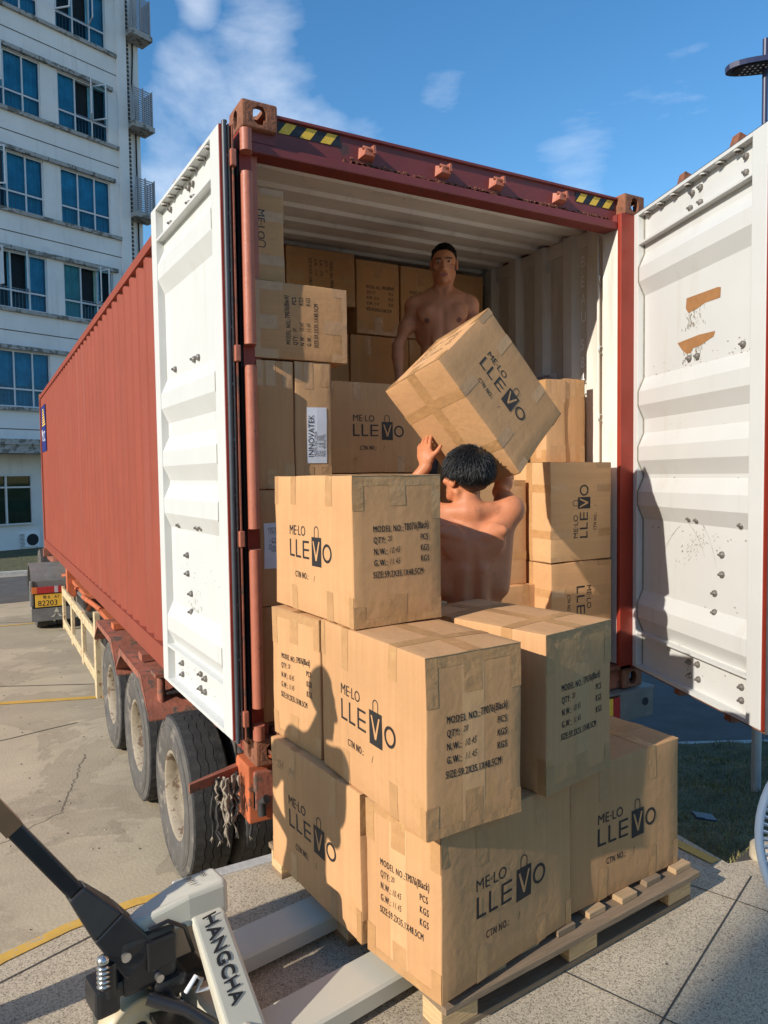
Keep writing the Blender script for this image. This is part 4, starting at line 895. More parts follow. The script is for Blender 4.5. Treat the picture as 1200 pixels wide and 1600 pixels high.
# held carton
Rh = [[0.6186, 0.765, 0.1793], [-0.108, 0.3088, -0.945], [-0.7783, 0.5652, 0.2736]]
ax = Vector([r_[0] for r_ in Rh]).normalized(); az = Vector([r_[1] for r_ in Rh]); az = (az-ax*az.dot(ax)).normalized(); ay = az.cross(ax)
P2 = Vector((.614, -.56, 1.754))
carton(AX(ax, ay, az, P2), BL, BW, BH, 'tilted carton held up in the air by the lifting worker', None, 8)
# inside the container --- left stack
carton(AX((0, -1, 0), (0, 0, 1), (-1, 0, 0), (.506, .05+BL, 1.815)) , BL, .340, .460, 'carton on its side with text reading upwards, on the two narrow cartons at the left', G2, 9)
carton(AX((0, 0, -1), (0, 1, 0), (1, 0, 0), (-.015, .12, 2.585)), .425, BW, .243, 'topmost carton at the upper left inside the container, its logo running downwards', G2, 10, dy=-.16)
lab = ('-y', .055, .115, .155, .37, 90, [('INNOVATEK', .034, .025, .040, .86), ('MODEL NO.: TP628', .048, .03, .0165, .8), ('QTY:        1   PCS', .060, .03, .0155, .8), ('G.W.:   7.38   KGS', .072, .03, .0155, .8), ('N.W.:   6.18   KGS', .083, .03, .0155, .8), ('MEAS: 18X34X63 CM', .094, .03, .0155, .72)])
carton(Mc(.239, .055, 1.235), .182, .42, .575, 'narrow upright carton with a white address label', G2, 11, prints=False, sticker=lab, pale=True)
carton(Mc(.058, .055, 1.235), .175, .42, .572, 'narrow upright carton with crossed tape, beside the left container post', G2, 12, prints=False)
carton(Mc(.612, .49, 1.305), BL, BW, .49, 'upright carton inside the container with its logo facing the open doors', G2, 13, pale=True)
carton(Mc(.612, .49, .74), BL, BW, .56, 'carton hidden beneath the upright logo carton inside the container', G2, 14)
carton(Mc(.612, .49, .175), BL, BW, .56, 'floor carton at the bottom under the upright logo carton', G2, 15)
lab2 = ('-y', .02, .17, .105, .375, -90, [('QTY:      1   PCS', .020, .02, .018, .8), ('G.W.:   6.38   KGS', .034, .02, .018, .8), ('N.W.:   6.18   KGS', .048, .02, .018, .8), ('MEAS: 18X34X63 CM', .062, .02, .018, .74)])
carton(Mc(.058, .06, .705), .40, .42, .525, 'carton with a white label low down behind the left container post', G2, 16, prints=False, sticker=lab2)
carton(Mc(.058, .06, .175), .40, .42, .525, 'floor carton behind the left container post beneath the labelled one', G2, 17, prints=False)
# right stack
carton(AX((0, 0, 1), (0, 1, 0), (-1, 0, 0), (2.192, .02, .788)), .560, BW, .462, 'carton on its side by the right door post, logo reading upwards, upper of two', G2, 18, pale=True)
carton(AX((0, 0, -1), (0, 1, 0), (1, 0, 0), (1.728, .015, .782)), .60, BW, .465, 'carton on its side by the right door post, logo reading downwards, lower of two', G2, 19)
carton(Mc(1.895, .24, 1.352), .150, .27, .49, 'left one of two narrow upright cartons leaning by the right inner wall', G2, 20, prints=False, pale=True)
carton(Mc(2.052, .25, 1.352), .160, .27, .50, 'right one of two narrow upright cartons, nearest the corrugated wall', G2, 21, prints=False)
# middle floor stack behind the lifting worker
carton(AX((0, 0, 1), (0, 1, 0), (-1, 0, 0), (1.70, .19, .66)), BL, .31, .47, 'carton directly behind the head of the lifting worker inside the container', G2, 22, pale=True)
carton(Mc(1.225, .15, .175), BL, .33, BH-.002, 'floor carton behind the back of the lifting worker', G2, 23)
carton(Mc(1.225, .52, .175), BL, BW, .40, 'floor carton under the feet of the worker standing on the load', G2, 24)
carton(Mc(1.225, .52, .578), BL, BW, .40, 'carton the worker inside the container stands on', G2, 25)
# far wall of cartons
carton(AX((0, -1, 0), (0, 0, -1), (1, 0, 0), (.705, 1.3+BL, 2.745)), BL, .345, .482, 'far top row carton with text running downwards, highest at the left under the roof', G2, 26)
carton(T1(1.20, 1.30, 2.235, 0, BL, .325), BL, .325, .485, 'far top row carton with faint upright text, left of the head of the inner worker', G2, 27)
carton(T1(1.540, 1.30, 2.235, 0, BL, .335), BL, .335, .485, 'far top row carton directly behind the head of the inner worker', G2, 28)
carton(T1(1.89, 1.30, 2.235, 0, BL, .345), BL, .345, .485, 'far top row carton nearest the right inner wall', G2, 29)
carton(T1(.30, 1.30, 2.235, 0, BL, .345), BL, .345, .485, 'far top row carton peeping out behind the topmost left carton', G2, 30)
for i, (x, L_) in enumerate(((.48, .66), (1.155, .45), (1.61, .48))):
    carton(Mc(x, 1.31, 1.745), L_, BW, .482, ['far second row carton seen in the dark gap above the upright logo carton', 'far second row carton beside the hanging arm of the inner worker', 'far second row carton behind the chest of the inner worker'][i], G2, 31+i, prints=False)
for i, x in enumerate((.10, .72, 1.33)):
    for j in range(3):
        carton(Mc(x, 1.32, .175+j*.522), BL, BW, .52, 'plain %s layer carton in the %s column of the far stack, behind the nearer cartons' % (('floor', 'second', 'third')[j], ('left', 'middle', 'right')[i]), G2, 40+i*3+j, prints=False, tape=False)

# ================================================================== pallet
pt = thing('wooden_pallet', 'worn wooden pallet carrying the stacked cartons', 'pallet', (.088, -1.345, DOCK), R(5.2))
PX, PY = 1.225, 1.14
for i in range(8):
    b = MB(); wd = .085; x = .01+i*(PX-.10)/7; b.box((x, (.012, .002, .018, .006)[i % 4], .122), (x+wd+(.01 if i in (0, 7) else 0), PY, .143), m_wood if i % 3 else m_wood_dk, bev=.003); b.build('deck_board', pt)
for y in (.0, PY/2-.05, PY-.10):
    b = MB(); b.box((-.01, y-(.03 if y == 0 else 0), .100), (PX+.01, y+.10, .1215), m_wood_dk, bev=.003); b.build('stringer_board', pt)
    b = MB(); b.box((0, y+.002, .0), (PX, y+.098, .020), m_wood_dk, bev=.003); b.build('bottom_board', pt)
    for x in (0, PX/2-.07, PX-.14):
        b = MB(); b.box((x, y+.003, .0205), (x+.14, y+.095, .0995), m_wood_end, bev=.004); b.build('block', pt)

# ================================================================== pallet jack
jk = thing('pallet_jack', 'grey hand pallet jack with its forks under the pallet and a black pump and handle', 'pallet jack', (-.44, -.955, DOCK), R(10))
for sy in (-1, 1):
    b = MB(); yc = sy*.195
    b.prism([(yc-.08, .030), (yc+.08, .030), (yc+.08, .078), (yc+.072, .086), (yc-.072, .086), (yc-.08, .078)], 'x', -.03, 1.08, m_jack)
    b.hexa([(1.08, yc-.08, .03), (1.15, yc-.05, .03), (1.15, yc+.05, .03), (1.08, yc+.08, .03), (1.08, yc-.08, .086), (1.15, yc-.05, .060), (1.15, yc+.05, .060), (1.08, yc+.08, .086)], m_jack)
    fo = b.build('fork', jk)
    b = MB(); b.tube([(.95, yc-.04, .035), (.95, yc+.04, .035)], .035, m_nylon, 20); b.build('load_roller', fo)
# A frame: heel beam, sloping side plates, top head
b = MB(); b.box((-.10, -.275, .035), (-.028, .275, .155), m_jack, bev=.012); b.build('heel_beam', jk)
for sy in (-1, 1):
    b = MB()
    top = [(-.120, sy*.028, .41), (-.02, sy*.028, .41), (-.02, sy*.072, .395), (-.120, sy*.072, .395)]
    bot = [(-.085, sy*.205, .05), (.030, sy*.205, .05), (.030, sy*.278, .05), (-.085, sy*.278, .05)]
    b.hexa(bot+top, m_jack); pf = b.build('side_plate', jk)
    md = pf.modifiers.new('bv', 'BEVEL'); md.width = .012; md.segments = 3
# maker name lettered down the near plate
p0 = Vector((-.085, -.278, .05)); p1 = Vector((.030, -.278, .05)); p2 = Vector((-.120, -.072, .395)); p3 = Vector((-.02, -.072, .395))
ee = (p2-p0+p3-p1).normalized()*-1; uu = (p3-p2).normalized(); uu = (uu-ee*uu.dot(ee)).normalized(); nn_ = uu.cross(ee)
if nn_.y > 0: nn_ = -nn_
b = MB(); tt = textw('HANGCHA', .062, 1.0); midt = (p2+p3)/2-ee*.010
for e in (0, .0016, .0032, .0048):
    vs, fs = text2d('HANGCHA', .055, .240/textw('HANGCHA', .055))
    b.add([midt+ee*v[0]-uu*(.026-v[1]-e)*-1*1.0+nn_*(.0022+e*.1) if False else midt+ee*v[0]+uu*(v[1]-.022+e)+nn_*(.0022+e*.1) for v in vs], fs, m_ink)
b.build('lettering', jk, fix=False)
b = MB(); b.tube([(.015, -.300, .085), (.015, -.225, .085)], .027, m_jack, 20); b.tube([(.015, -.302, .085), (.015, -.2, .085)], .015, m_dark, 16); b.build('pivot_boss', jk)
b = MB()
hp = [(-.272, .026), (-.285, .0), (-.272, -.026), (-.24, -.036), (-.12, -.054), (-.01, -.058), (.002, -.045), (.002, .045), (-.01, .058), (-.12, .054), (-.24, .036)]
zt = lambda x: .455 if x > -.14 else .455-(abs(x)-.14)*.26
vs = [(x, y, .375 if x > -.2 else .395) for x, y in hp]+[(x, y*.93, zt(x)) for x, y in hp]+[(x*.97-.005, y*.80, zt(x)+.014) for x, y in hp]; n = len(hp)
b.add(vs, [tuple(reversed(range(n))), tuple(range(2*n, 3*n))]+[(i, (i+1) % n, (i+1) % n+n, i+n) for i in range(n)]+[(i+n, (i+1) % n+n, (i+1) % n+2*n, i+2*n) for i in range(n)], m_jack)
hd_ = b.build('frame_head', jk); md = hd_.modifiers.new('bv', 'BEVEL'); md.width = .010; md.segments = 3
b = MB()
for s, x, y, sz in (('TPM11', -.10, .055, .030), ('1795', -.055, .050, .024)):
    vs, fs = text2d(s, sz, .8, shear=.3); b.add([(x+v[1], y-v[0], zt(x)+.0155) for v in vs], fs, m_ink)
b.build('marker_scribble', hd_, fix=False)
b = MB(); b.tube([(-.248, 0, .33), (-.248, 0, .405)], .019, m_steel, 16); b.tube([(-.248, 0, .30), (-.248, 0, .385)], .031, m_jblack, 18); po_ = b.build('pump_piston', jk); po_.location.z = .02
b = MB(); b.box((-.325, -.055, .20), (-.175, .055, .350), m_jblack, bev=.014); b.box((-.36, -.048, .205), (-.17, .048, .25), m_jblack, bev=.012); b.box((-.24, -.070, .175), (-.15, .070, .21), m_jblack, bev=.012)
b.tube([(-.355, -.03, .22), (-.355, -.03, .31)], .026, m_jblack, 14); b.box((-.395, -.052, .17), (-.33, .052, .245), m_jblack, bev=.012); b.box((-.26, -.066, .25), (-.18, -.053, .33), m_jblack, bev=.004)
b.hexa([(-.21, -.03, .12), (-.16, -.03, .12), (-.16, .05, .12), (-.21, .05, .12), (-.25, -.05, .21), (-.17, -.05, .21), (-.17, .06, .21), (-.25, .06, .21)], m_jblack)
b.tube([(-.20, -.08, .15), (-.20, .08, .15)], .014, m_steel, 12); b.tube([(-.315, -.060, .315), (-.315, -.045, .315)], .013, m_steel, 10); b.tube([(-.23, -.072, .225), (-.23, -.045, .225)], .011, m_steel, 10)
b.tube([(-.25, -.05, .36), (-.20, -.06, .37), (-.15, -.055, .33), (-.12, -.04, .24)], .006, m_jblack, 8)
bo_ = b.build('pump_body', jk); bo_.location = (.012, 0, .055)
b = MB()
for k in range(5): b.lathe([(.008, -.004), (.018, 0), (.008, .004)], m_steel, 16, Matrix.Translation((-.372, -.045, .258+k*.0125)))
b.tube([(-.372, -.045, .245), (-.372, -.045, .335)], .008, m_jblack, 10); b.lathe([(0, .012), (.013, .008), (.016, 0), (.016, -.006)], m_steel, 14, Matrix.Translation((-.372, -.045, .328))); bo_ = b.build('plunger_spring', jk); bo_.location = (.012, 0, .055)
b = MB()
b.hexa([(-.22, -.13, .115), (-.09, -.20, .06), (-.09, .20, .06), (-.22, .13, .115), (-.22, -.13, .135), (-.09, -.20, .085), (-.09, .20, .085), (-.22, .13, .135)], m_jblack)
b.tube([(-.25, -.06, .235), (-.17, -.12, .20), (-.06, -.19, .10)], .018, m_jblack, 10); b.tube([(-.25, .06, .235), (-.17, .12, .20), (-.06, .19, .10)], .018, m_jblack, 10)
b.box((-.20, -.045, .19), (-.07, .045, .24), m_jblack, bev=.01); b.tube([(-.15, -.08, .215), (-.125, -.09, .255), (-.105, -.085, .235), (-.12, -.08, .205), (-.085, -.085, .20)], .007, m_fan, 8)
b.build('steering_linkage', jk)
for sy in (-1, 1):
    yw = .080+sy*.050; xw_ = -.250+sy*.012
    b = MB(); Mw = Matrix.Translation((xw_, yw, .100)) @ Matrix.Scale(1.10, 4) @ Matrix.Rotation(R(8), 4, 'Z') @ Matrix.Rotation(R(90), 4, 'X')
    b.lathe([(.030, -.028), (.050, -.020), (.070, -.020), (.080, -.029), (.088, -.024), (.0905, 0), (.088, .024), (.080, .029), (.070, .020), (.042, .020), (.030, .028), (.030, -.028)], m_nylon, 40, Mw); wh_ = b.build('steering_wheel', jk)
    b = MB(); b.lathe([(0, -.036), (.010, -.036), (.010, -.032), (.026, -.032), (.026, .032), (0, .032)], m_dkmetal, 20, Mw); b.build('hub', wh_)
# handle
hb = Vector((-.285, 0, .375)); hdv = Vector((-.60, .12, .90)).normalized()
b = MB(); s_ = Vector((0, 1, 0)); up_ = hdv.cross(s_).normalized()
def hx(a, wa, ta, c, wc, tc_, m):
    A = hb+hdv*a; C = hb+hdv*c
    b.hexa([A-s_*wa-up_*ta, A+s_*wa-up_*ta, A+s_*wa+up_*ta, A-s_*wa+up_*ta, C-s_*wc-up_*tc_, C+s_*wc-up_*tc_, C+s_*wc+up_*tc_, C-s_*wc+up_*tc_], m)
hx(-.05, .055, .055, .10, .050, .045, m_jblack); hx(.10, .050, .045, .22, .026, .024, m_jblack); hx(.22, .021, .021, .80, .021, .021, m_jblack)
hh_ = b.build('handle', jk); md = hh_.modifiers.new('bv', 'BEVEL'); md.width = .006; md.segments = 2
b = MB(); hx(.465, .0235, .0235, .60, .0235, .0235, m_browntape); b.build('tape_wrap', hh_)
b = MB(); gp = hb+hdv*.80
b.tube([gp, gp+s_*.07+hdv*.06, gp+s_*.085+hdv*.16, gp+s_*.05+hdv*.21, gp-s_*.05+hdv*.21, gp-s_*.085+hdv*.16, gp-s_*.07+hdv*.06, gp], .015, m_jblack, 10); b.build('grip_loop', hh_)

# ================================================================== trailer and tractor
tr = thing('container_trailer', 'rusty red skeletal trailer with worn tyres under the container', 'trailer', (0, 0, YARD))
def W(name, b, parent=tr, label=None):
    o = b.build(name, parent); o.location = -Vector(parent.location) if parent is tr else (0, 0, 0)
    if label: o['label'] = label
    return o
b = MB()
for x in (.72, 1.55): b.box((x, .25, -.44), (x+.14, 12.0, -.03), m_tred, bev=.01)
for y in (.9, 2.35, 3.7, 5.2, 7.5, 9.5): b.box((.86, y, -.34), (1.55, y+.12, -.12), m_tred)
W('chassis_beam', b)
b = MB(); b.box((.0, .02, -.205), (CW, .20, -.03), m_tred, bev=.008); W('rear_bolster', b)
b = MB(); b.box((-.022, .045, -.27), (.135, .23, -.006), m_torange, bev=.006); b.box((-.0, .025, -.20), (.10, .045, -.12), m_dark); b.tube([(.03, .02, -.23), (.03, .03, -.17), (.045, .0, -.15)], .02, m_dkmetal, 8)
W('twistlock_box', b)
b = MB(); b.box((2.22, -.03, -.185), (2.50, .16, -.012), m_fender, bev=.006); b.box((2.10, -.025, -.02), (2.52, .17, -.008), m_fender); b.tube([(2.43, -.034, -.09), (2.43, -.02, -.09)], .024, m_dark, 14); W('rear_light_box', b)
b = MB(); b.box((2.06, -.033, -.17), (2.16, -.028, -.03), m_yel); b.box((2.16, -.034, -.17), (2.215, -.028, -.03), m_tlred); W('reflector_plate', b)
b = MB(); b.hexa([(-.275, .08, -.085), (-.275, .10, -.085), (-.02, .24, -.10), (-.02, .20, -.10), (-.275, .08, -.045), (-.275, .10, -.045), (-.02, .24, -.055), (-.02, .20, -.055)], m_tred)
b.tube([(-.02, .22, -.02), (-.03, .20, .06), (.0, .18, .10)], .006, m_dkmetal, 6); W('lamp_bracket', b)
b = MB(); rr = random.Random(4)
for k in range(22):
    x = rr.uniform(-.17, .06) if k < 20 else rr.uniform(-.20, -.1); y = .10+rr.uniform(-.03, .05); ln = rr.uniform(.10, .30) if x > -.17 else .08
    pts = [(x, y, -.06)]; 
    for j in range(1, 9): pts.append((x+rr.gauss(0, .006), y+rr.gauss(0, .006), -.06-ln*j/8))
    b.tube(pts, [rr.uniform(.0025, .0085) for _ in pts], rr.choice((m_rag, m_rag, m_rag, m_dkmetal)), 6)
    [b.tube([pts[-1], (pts[-1][0]+rr.gauss(0, .007), pts[-1][1]+rr.gauss(0, .007), pts[-1][2]-rr.uniform(.012, .025))], [.004, .0012], m_rag, 5) for _ in range(4)]
W('rag_strings', b)
RT = .523
def wheel(x, y, label=None, worn=m_sidewall, rim=m_rim, parent=tr, z=YARD+RT, sgn=1):
    b = MB(); Mw = Matrix.Translation((x, y, z)) @ Matrix.Rotation(R(90)*sgn, 4, 'Y')   # lathe axis along x
    prof = [(.285, .115), (.30, .128), (.40, .140), (.47, .135), (.505, .122)]
    b.lathe([(r_, -h) for r_, h in prof], worn, 56, Mw); b.lathe([(r_, h) for r_, h in reversed(prof)], worn, 56, Mw)
    tread = [(.505, -.122), (.518, -.112), (.523, -.054), (.513, -.0525), (.513, -.0495), (.523, -.048), (.5235, -.003), (.513, -.0015), (.513, .0015), (.5235, .003), (.523, .048), (.513, .0495), (.513, .0525), (.523, .054), (.518, .112), (.505, .122)]
    # zigzag grooves
    vs = []; n_ = 112; q = len(tread)
    for j in range(n_):
        t = 2*math.pi*j/n_
        for i, (r_, h) in enumerate(tread):
            zz = .0045*(1 if j % 4 < 2 else -1) if 1 < i < q-2 else 0
            rr2 = r_-(.005 if (i in (1, q-2) and j % 3 == 0) else 0)
            vs.append((rr2*math.cos(t), rr2*math.sin(t), h+zz))
    b.add(vs, [(j*q+i, ((j+1) % n_)*q+i, ((j+1) % n_)*q+i+1, j*q+i+1) for j in range(n_) for i in range(q-1)], m_rubber, Mw)
    for r_ in (.43, .455): b.lathe([(r_, -.1385), (r_+.004, -.1415), (r_+.008, -.138)], worn, 56, Mw)
    o = b.build('tyre'); 
    b = MB(); b.lathe([(.288, -.118), (.275, -.122), (.262, -.112), (.255, -.06), (.245, .0), (.20, .03), (.11, .035), (.10, -.03), (.085, -.06), (.001, -.065)], rim, 48, Mw)
    b.lathe([(.27, .118), (.25, .0)], rim, 40, Mw)
    for k in range(10):
        a = 2*math.pi*k/10; b.lathe([(0, -.03), (.014, -.028), (.016, .03)], m_dkmetal, 8, Mw @ Matrix.Translation((.155*math.cos(a), .155*math.sin(a), .015)))
    ro = b.build('rim')
    e = bpy.data.objects.new('wheel', None); COL.objects.link(e); e.parent = parent; e.matrix_parent_inverse = Matrix()
    if label: e['label'] = label
    for c in (o, ro): c.parent = e; c.location = -Vector(parent.location)
    return e
for y, mm_ in ((1.76, m_rim), (3.06, m_letter), (4.36, m_rim)):
    lb = {1.76: 'nearest wheel with rusty cream rim', 3.06: 'middle wheel with paler sidewall and rim', 4.36: 'farthest wheel of the three on the left'}[y]
    wheel(.145, y, lb, rim=m_rim if mm_ is m_letter else m_rim)
    wheel(.475, y); wheel(1.96, y); wheel(2.29, y)
    b = MB(); b.tube([(.2, y, YARD+RT), (2.24, y, YARD+RT)], .06, m_dkmetal, 12); W('axle', b)
# angular mudguards over the tyres
for y0, m_ in ((2.30, m_tred), (3.62, m_tred)):
    b = MB(); th = .008; P = [(y0-.32, -.20), (y0-.20, -.055), (y0+.72, -.045), (y0+1.02, -.32)]
    P = [(y0-.36, -.34), (y0-.10, -.085), (y0+.78, -.075), (y0+1.0, -.30)]
    for (a, za), (c, zc_) in zip(P[:-1], P[1:]):
        b.hexa([(-.085, a, za-th), (.62, a, za-th), (.62, c, zc_-th), (-.085, c, zc_-th), (-.085, a, za), (.62, a, za), (.62, c, zc_), (-.085, c, zc_)], m_)
    b.prism([(y0-.36, -.34), (y0-.10, -.085), (y0+.78, -.075), (y0+1.0, -.30), (y0+.80, -.165), (y0+.72, -.125), (y0-.02, -.135), (y0-.20, -.22)], 'x', -.090, -.083, m_)
    W('mudguard', b); b = MB(); b.box((-.02, y0+.20, -.073), (.10, y0+.34, -.02), m_torange if y0 > 3 else m_tred); W('bracket', b)
b = MB(); b.tube([(.02, 2.05, -.32), (.02, 2.05, -.08)], .028, m_tred, 10); b.box((-.03, 1.98, -.07), (.09, 2.14, -.045), m_tred); W('jack_leg', b)
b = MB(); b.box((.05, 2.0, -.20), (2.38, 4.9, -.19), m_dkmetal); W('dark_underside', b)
# cream ladder side guard
b = MB()
for z0_, z1_ in ((-.40, -.29), (-.86, -.75)): b.box((-.03, 4.98, z0_), (.0, 8.5, z1_), m_cream, bev=.004)
for y in (4.98, 6.1, 7.25, 8.38): b.box((-.035, y, -.90), (.005, y+.14, -.27), m_cream, bev=.004)
b.box((-.04, 4.93, -1.0), (.01, 5.06, -.10), m_cream); W('side_guard', b)
b = MB(); rr = random.Random(2)
for k in range(16):
    y = rr.uniform(4.8, 9.6); b.tube([(rr.uniform(.05, .6), y, -.25), (rr.uniform(.05, .6), y+rr.uniform(.2, 1.1), rr.uniform(-.55, -.2))], rr.uniform(.015, .04), rr.choice((m_torange, m_dkmetal, m_torange, m_fender)), 8)
b.box((.2, 6.0, -.72), (.62, 6.6, -.35), m_dkmetal, bev=.03); b.box((.15, 7.6, -.62), (.55, 8.4, -.34), m_fender, bev=.04); b.box((.08, 8.9, -.48), (.2, 9.1, -.02), m_torange)
b.box((.15, 5.3, -.3), (.7, 9.8, -.24), m_torange); W('underbody_pipework', b)
b = MB()
for x in (.85, 1.5): b.box((x, 9.2, YARD), (x+.12, 9.32, -.4), m_tred)
W('landing_leg', b)
b = MB(); b.box((-.03, 11.9, -.15), (2.47, 12.1, -.005), m_tred); W('front_bolster', b)

tk = thing('truck_tractor', 'dark truck tractor with grey mudguards and a yellow number plate', 'truck', (0, 0, 0))
def K(name, b, label=None):
    o = b.build(name, tk); 
    if label: o['label'] = label
    return o
y0 = 10.55
b = MB()
for x in (.75, 1.5): b.box((x, 10.2, -.62), (x+.12, 16, -.40), m_dkmetal)
K('chassis', b)
b = MB(); gp = []
for k in range(13):
    a = R(200-k*17); gp.append((y0+.64+.62*math.cos(a), -.80+.60*math.sin(a)))
for (a, za), (c, zc_) in zip(gp[:-1], gp[1:]):
    b.hexa([(-.33, a, za), (.36, a, za), (.36, c, zc_), (-.33, c, zc_), (-.33, a, za+.02), (.36, a, za+.02), (.36, c, zc_+.02), (-.33, c, zc_+.02)], m_fender)
b.box((-.36, y0-.03, -.86), (-.30, y0+.06, -.42), m_fender, bev=.02); b.box((-.34, y0-.01, -.56), (.36, y0+.03, -.42), m_fender, bev=.02); K('mudguard', b)
b = MB(); b.box((-.33, y0-.02, -.90), (.34, y0+.0, -.54), m_dark); b.box((-.345, y0-.03, -1.12), (.34, y0-.01, -.90), m_fender, bev=.006); K('mudflap', b)
b = MB(); [b.add([(x, y0-.034, z) for x, z in tri], [(0, 1, 2)], m_jack) for tri in (((0, -.98), (.09, -.98), (.045, -.90)), ((-.05, -1.06), (.0, -1.06), (.04, -.99)), ((.05, -.99), (.09, -1.06), (.14, -1.06)))]; K('badge', b)
b = MB(); b.box((-.33, y0-.05, -.64), (-.25, y0-.021, -.53), m_tlor, bev=.004); b.box((-.25, y0-.05, -.64), (.02, y0-.021, -.53), m_tlred, bev=.004); b.box((.02, y0-.05, -.64), (.08, y0-.021, -.53), m_tlw, bev=.004); b.box((.08, y0-.05, -.64), (.16, y0-.021, -.53), m_tlred, bev=.004); K('tail_light', b)
b = MB(); b.box((-.28, y0-.035, -.875), (.16, y0-.022, -.655), m_plate, bev=.004)
vs, fs = text2d('82203', .135, .92); b.add([(-.245+v[0], y0-.037, -.855+v[1]) for v in vs], fs, m_hblk)
for s, x in (('粤', -.17), ('B', -.09), ('·', -.03), ('AT', .01)):
    vs, fs = text2d(s, .07, 1); b.add([(x+v[0], y0-.037, -.735+v[1]) for v in vs], fs, m_hblk)
K('number_plate', b)
for x in (-.12, .22, 2.0, 2.33):
    e = wheel(x+.0, y0+.62, parent=tk)
    wheel(x+.0, y0+4.7, parent=tk) if x in (.22, 2.0) else None
b = MB(); b.box((.22, 13.3, -.5), (2.25, 15.6, 1.6), m_tred, bev=.08); K('cab', b)
b = MB(); b.box((.9, 10.8, -.36), (1.5, 11.5, -.20), m_dkmetal, bev=.03); b.box((.3, 10.6, -.40), (.42, 10.9, -.05), m_torange); b.box((.36, 11.2, -.5), (.62, 12.0, -.30), m_fender, bev=.03); K('coupling_plate', b)

# ================================================================== lamp, fan
lp = thing('street_lamp', 'dark solar street lamp on a pole above the right container door', 'street lamp', (3.135, -.28, -.76))
b = MB(); b.tube([(0, 0, .0), (0, 0, 4.60)], .016, m_pole, 14); b.build('pole', lp)
b = MB(); b.tube([(0, 0, .0), (0, 0, .66)], .028, m_poleW, 14); b.build('pole_base', lp)
b = MB(); Ml = Matrix.Translation((.03, -.02, 4.46)) @ Matrix.Rotation(R(61), 4, 'Z') @ Matrix.Rotation(R(-6), 4, 'X')
pts = []; 
for i in range(28):
    a = 2*math.pi*i/28; pts.append((.085*math.copysign(abs(math.cos(a))**.7, math.cos(a)), .27*math.copysign(abs(math.sin(a))**.8, math.sin(a))))
b.prism(pts, 'z', -.02, .010, m_pole, Ml); hd2 = b.build('lamp_head', lp)
b = MB(); b.prism([(x*.82, y*.86) for x, y in pts], 'z', -.026, -.0205, m_dkmetal, Ml); b.build('light_panel', hd2)
b = MB()
for i in range(4):
    for j in range(12): b.lathe([(0, -.031), (.005, -.029), (.007, -.0262)], m_letter, 6, Ml @ Matrix.Translation((-.045+i*.030, -.18+j*.032, 0)))
b.build('light_emitting_diodes', hd2)
fc = Vector((.608, -2.272, .48)); fd = (Vector((-1.02, -3.04, .9))-fc).normalized()
fn_ = thing('standing_fan', 'white plastic fan with slotted guard at the right edge of the platform', 'fan', (fc.x, fc.y, DOCK))
Mf = Matrix.Translation((0, 0, fc.z-DOCK)) @ fd.to_track_quat('Z', 'Y').to_matrix().to_4x4()
b = MB(); b.lathe([(.256, -.03), (.263, -.025), (.265, .0), (.263, .025), (.256, .034), (.244, .038), (.244, .033), (.253, .024), (.256, .0), (.252, -.026)], m_fan, 72, Mf); b.build('guard_ring', fn_)
b = MB()
for k in range(96):
    a = 2*math.pi*k/96; c, s_ = math.cos(a), math.sin(a)
    b.tube([Mf @ Vector((.246*c, .246*s_, .034)), Mf @ Vector((.14*c, .14*s_, .075)), Mf @ Vector((.06*c, .06*s_, .082))], .0022, m_fan, 5)
    b.tube([Mf @ Vector((.254*c, .254*s_, -.02)), Mf @ Vector((.15*c, .15*s_, -.085)), Mf @ Vector((.05*c, .05*s_, -.10))], .0022, m_fan, 4)
b.lathe([(.0, .09), (.05, .088), (.062, .080), (.062, .074)], m_fan, 24, Mf); b.build('guard_grille', fn_)
b = MB()
for k in range(5):
    vs = []
    for i in range(7):
        for j in range(5):
            rr_ = .04+.175*i/6; a = 2*math.pi*k/5+(-.42+.84*j/4)*(.55+.45*math.sin(math.pi*(i+1)/8)); vs.append(Mf @ Vector((rr_*math.cos(a), rr_*math.sin(a), .025*(j/2-1)*.9)))
    b.add(vs, [(i*5+j, (i+1)*5+j, (i+1)*5+j+1, i*5+j+1) for i in range(6) for j in range(4)], m_gasket, smooth=True)
b.build('blade', fn_)
b = MB(); b.lathe([(.0, -.20), (.05, -.195), (.07, -.16), (.075, -.10), (.05, -.09), (.05, .04), (0, .045)], m_fan, 24, Mf); b.build('motor', fn_)
b = MB(); bk = Mf @ Vector((0, 0, -.13)); b.tube([(bk.x, bk.y, bk.z), (bk.x, bk.y, .03)], .016, m_fan, 14); b.lathe([(0, .035), (.05, .034), (.17, .018), (.18, .0)], m_fan, 36, Matrix.Translation((bk.x, bk.y, 0))); b.build('stand', fn_)

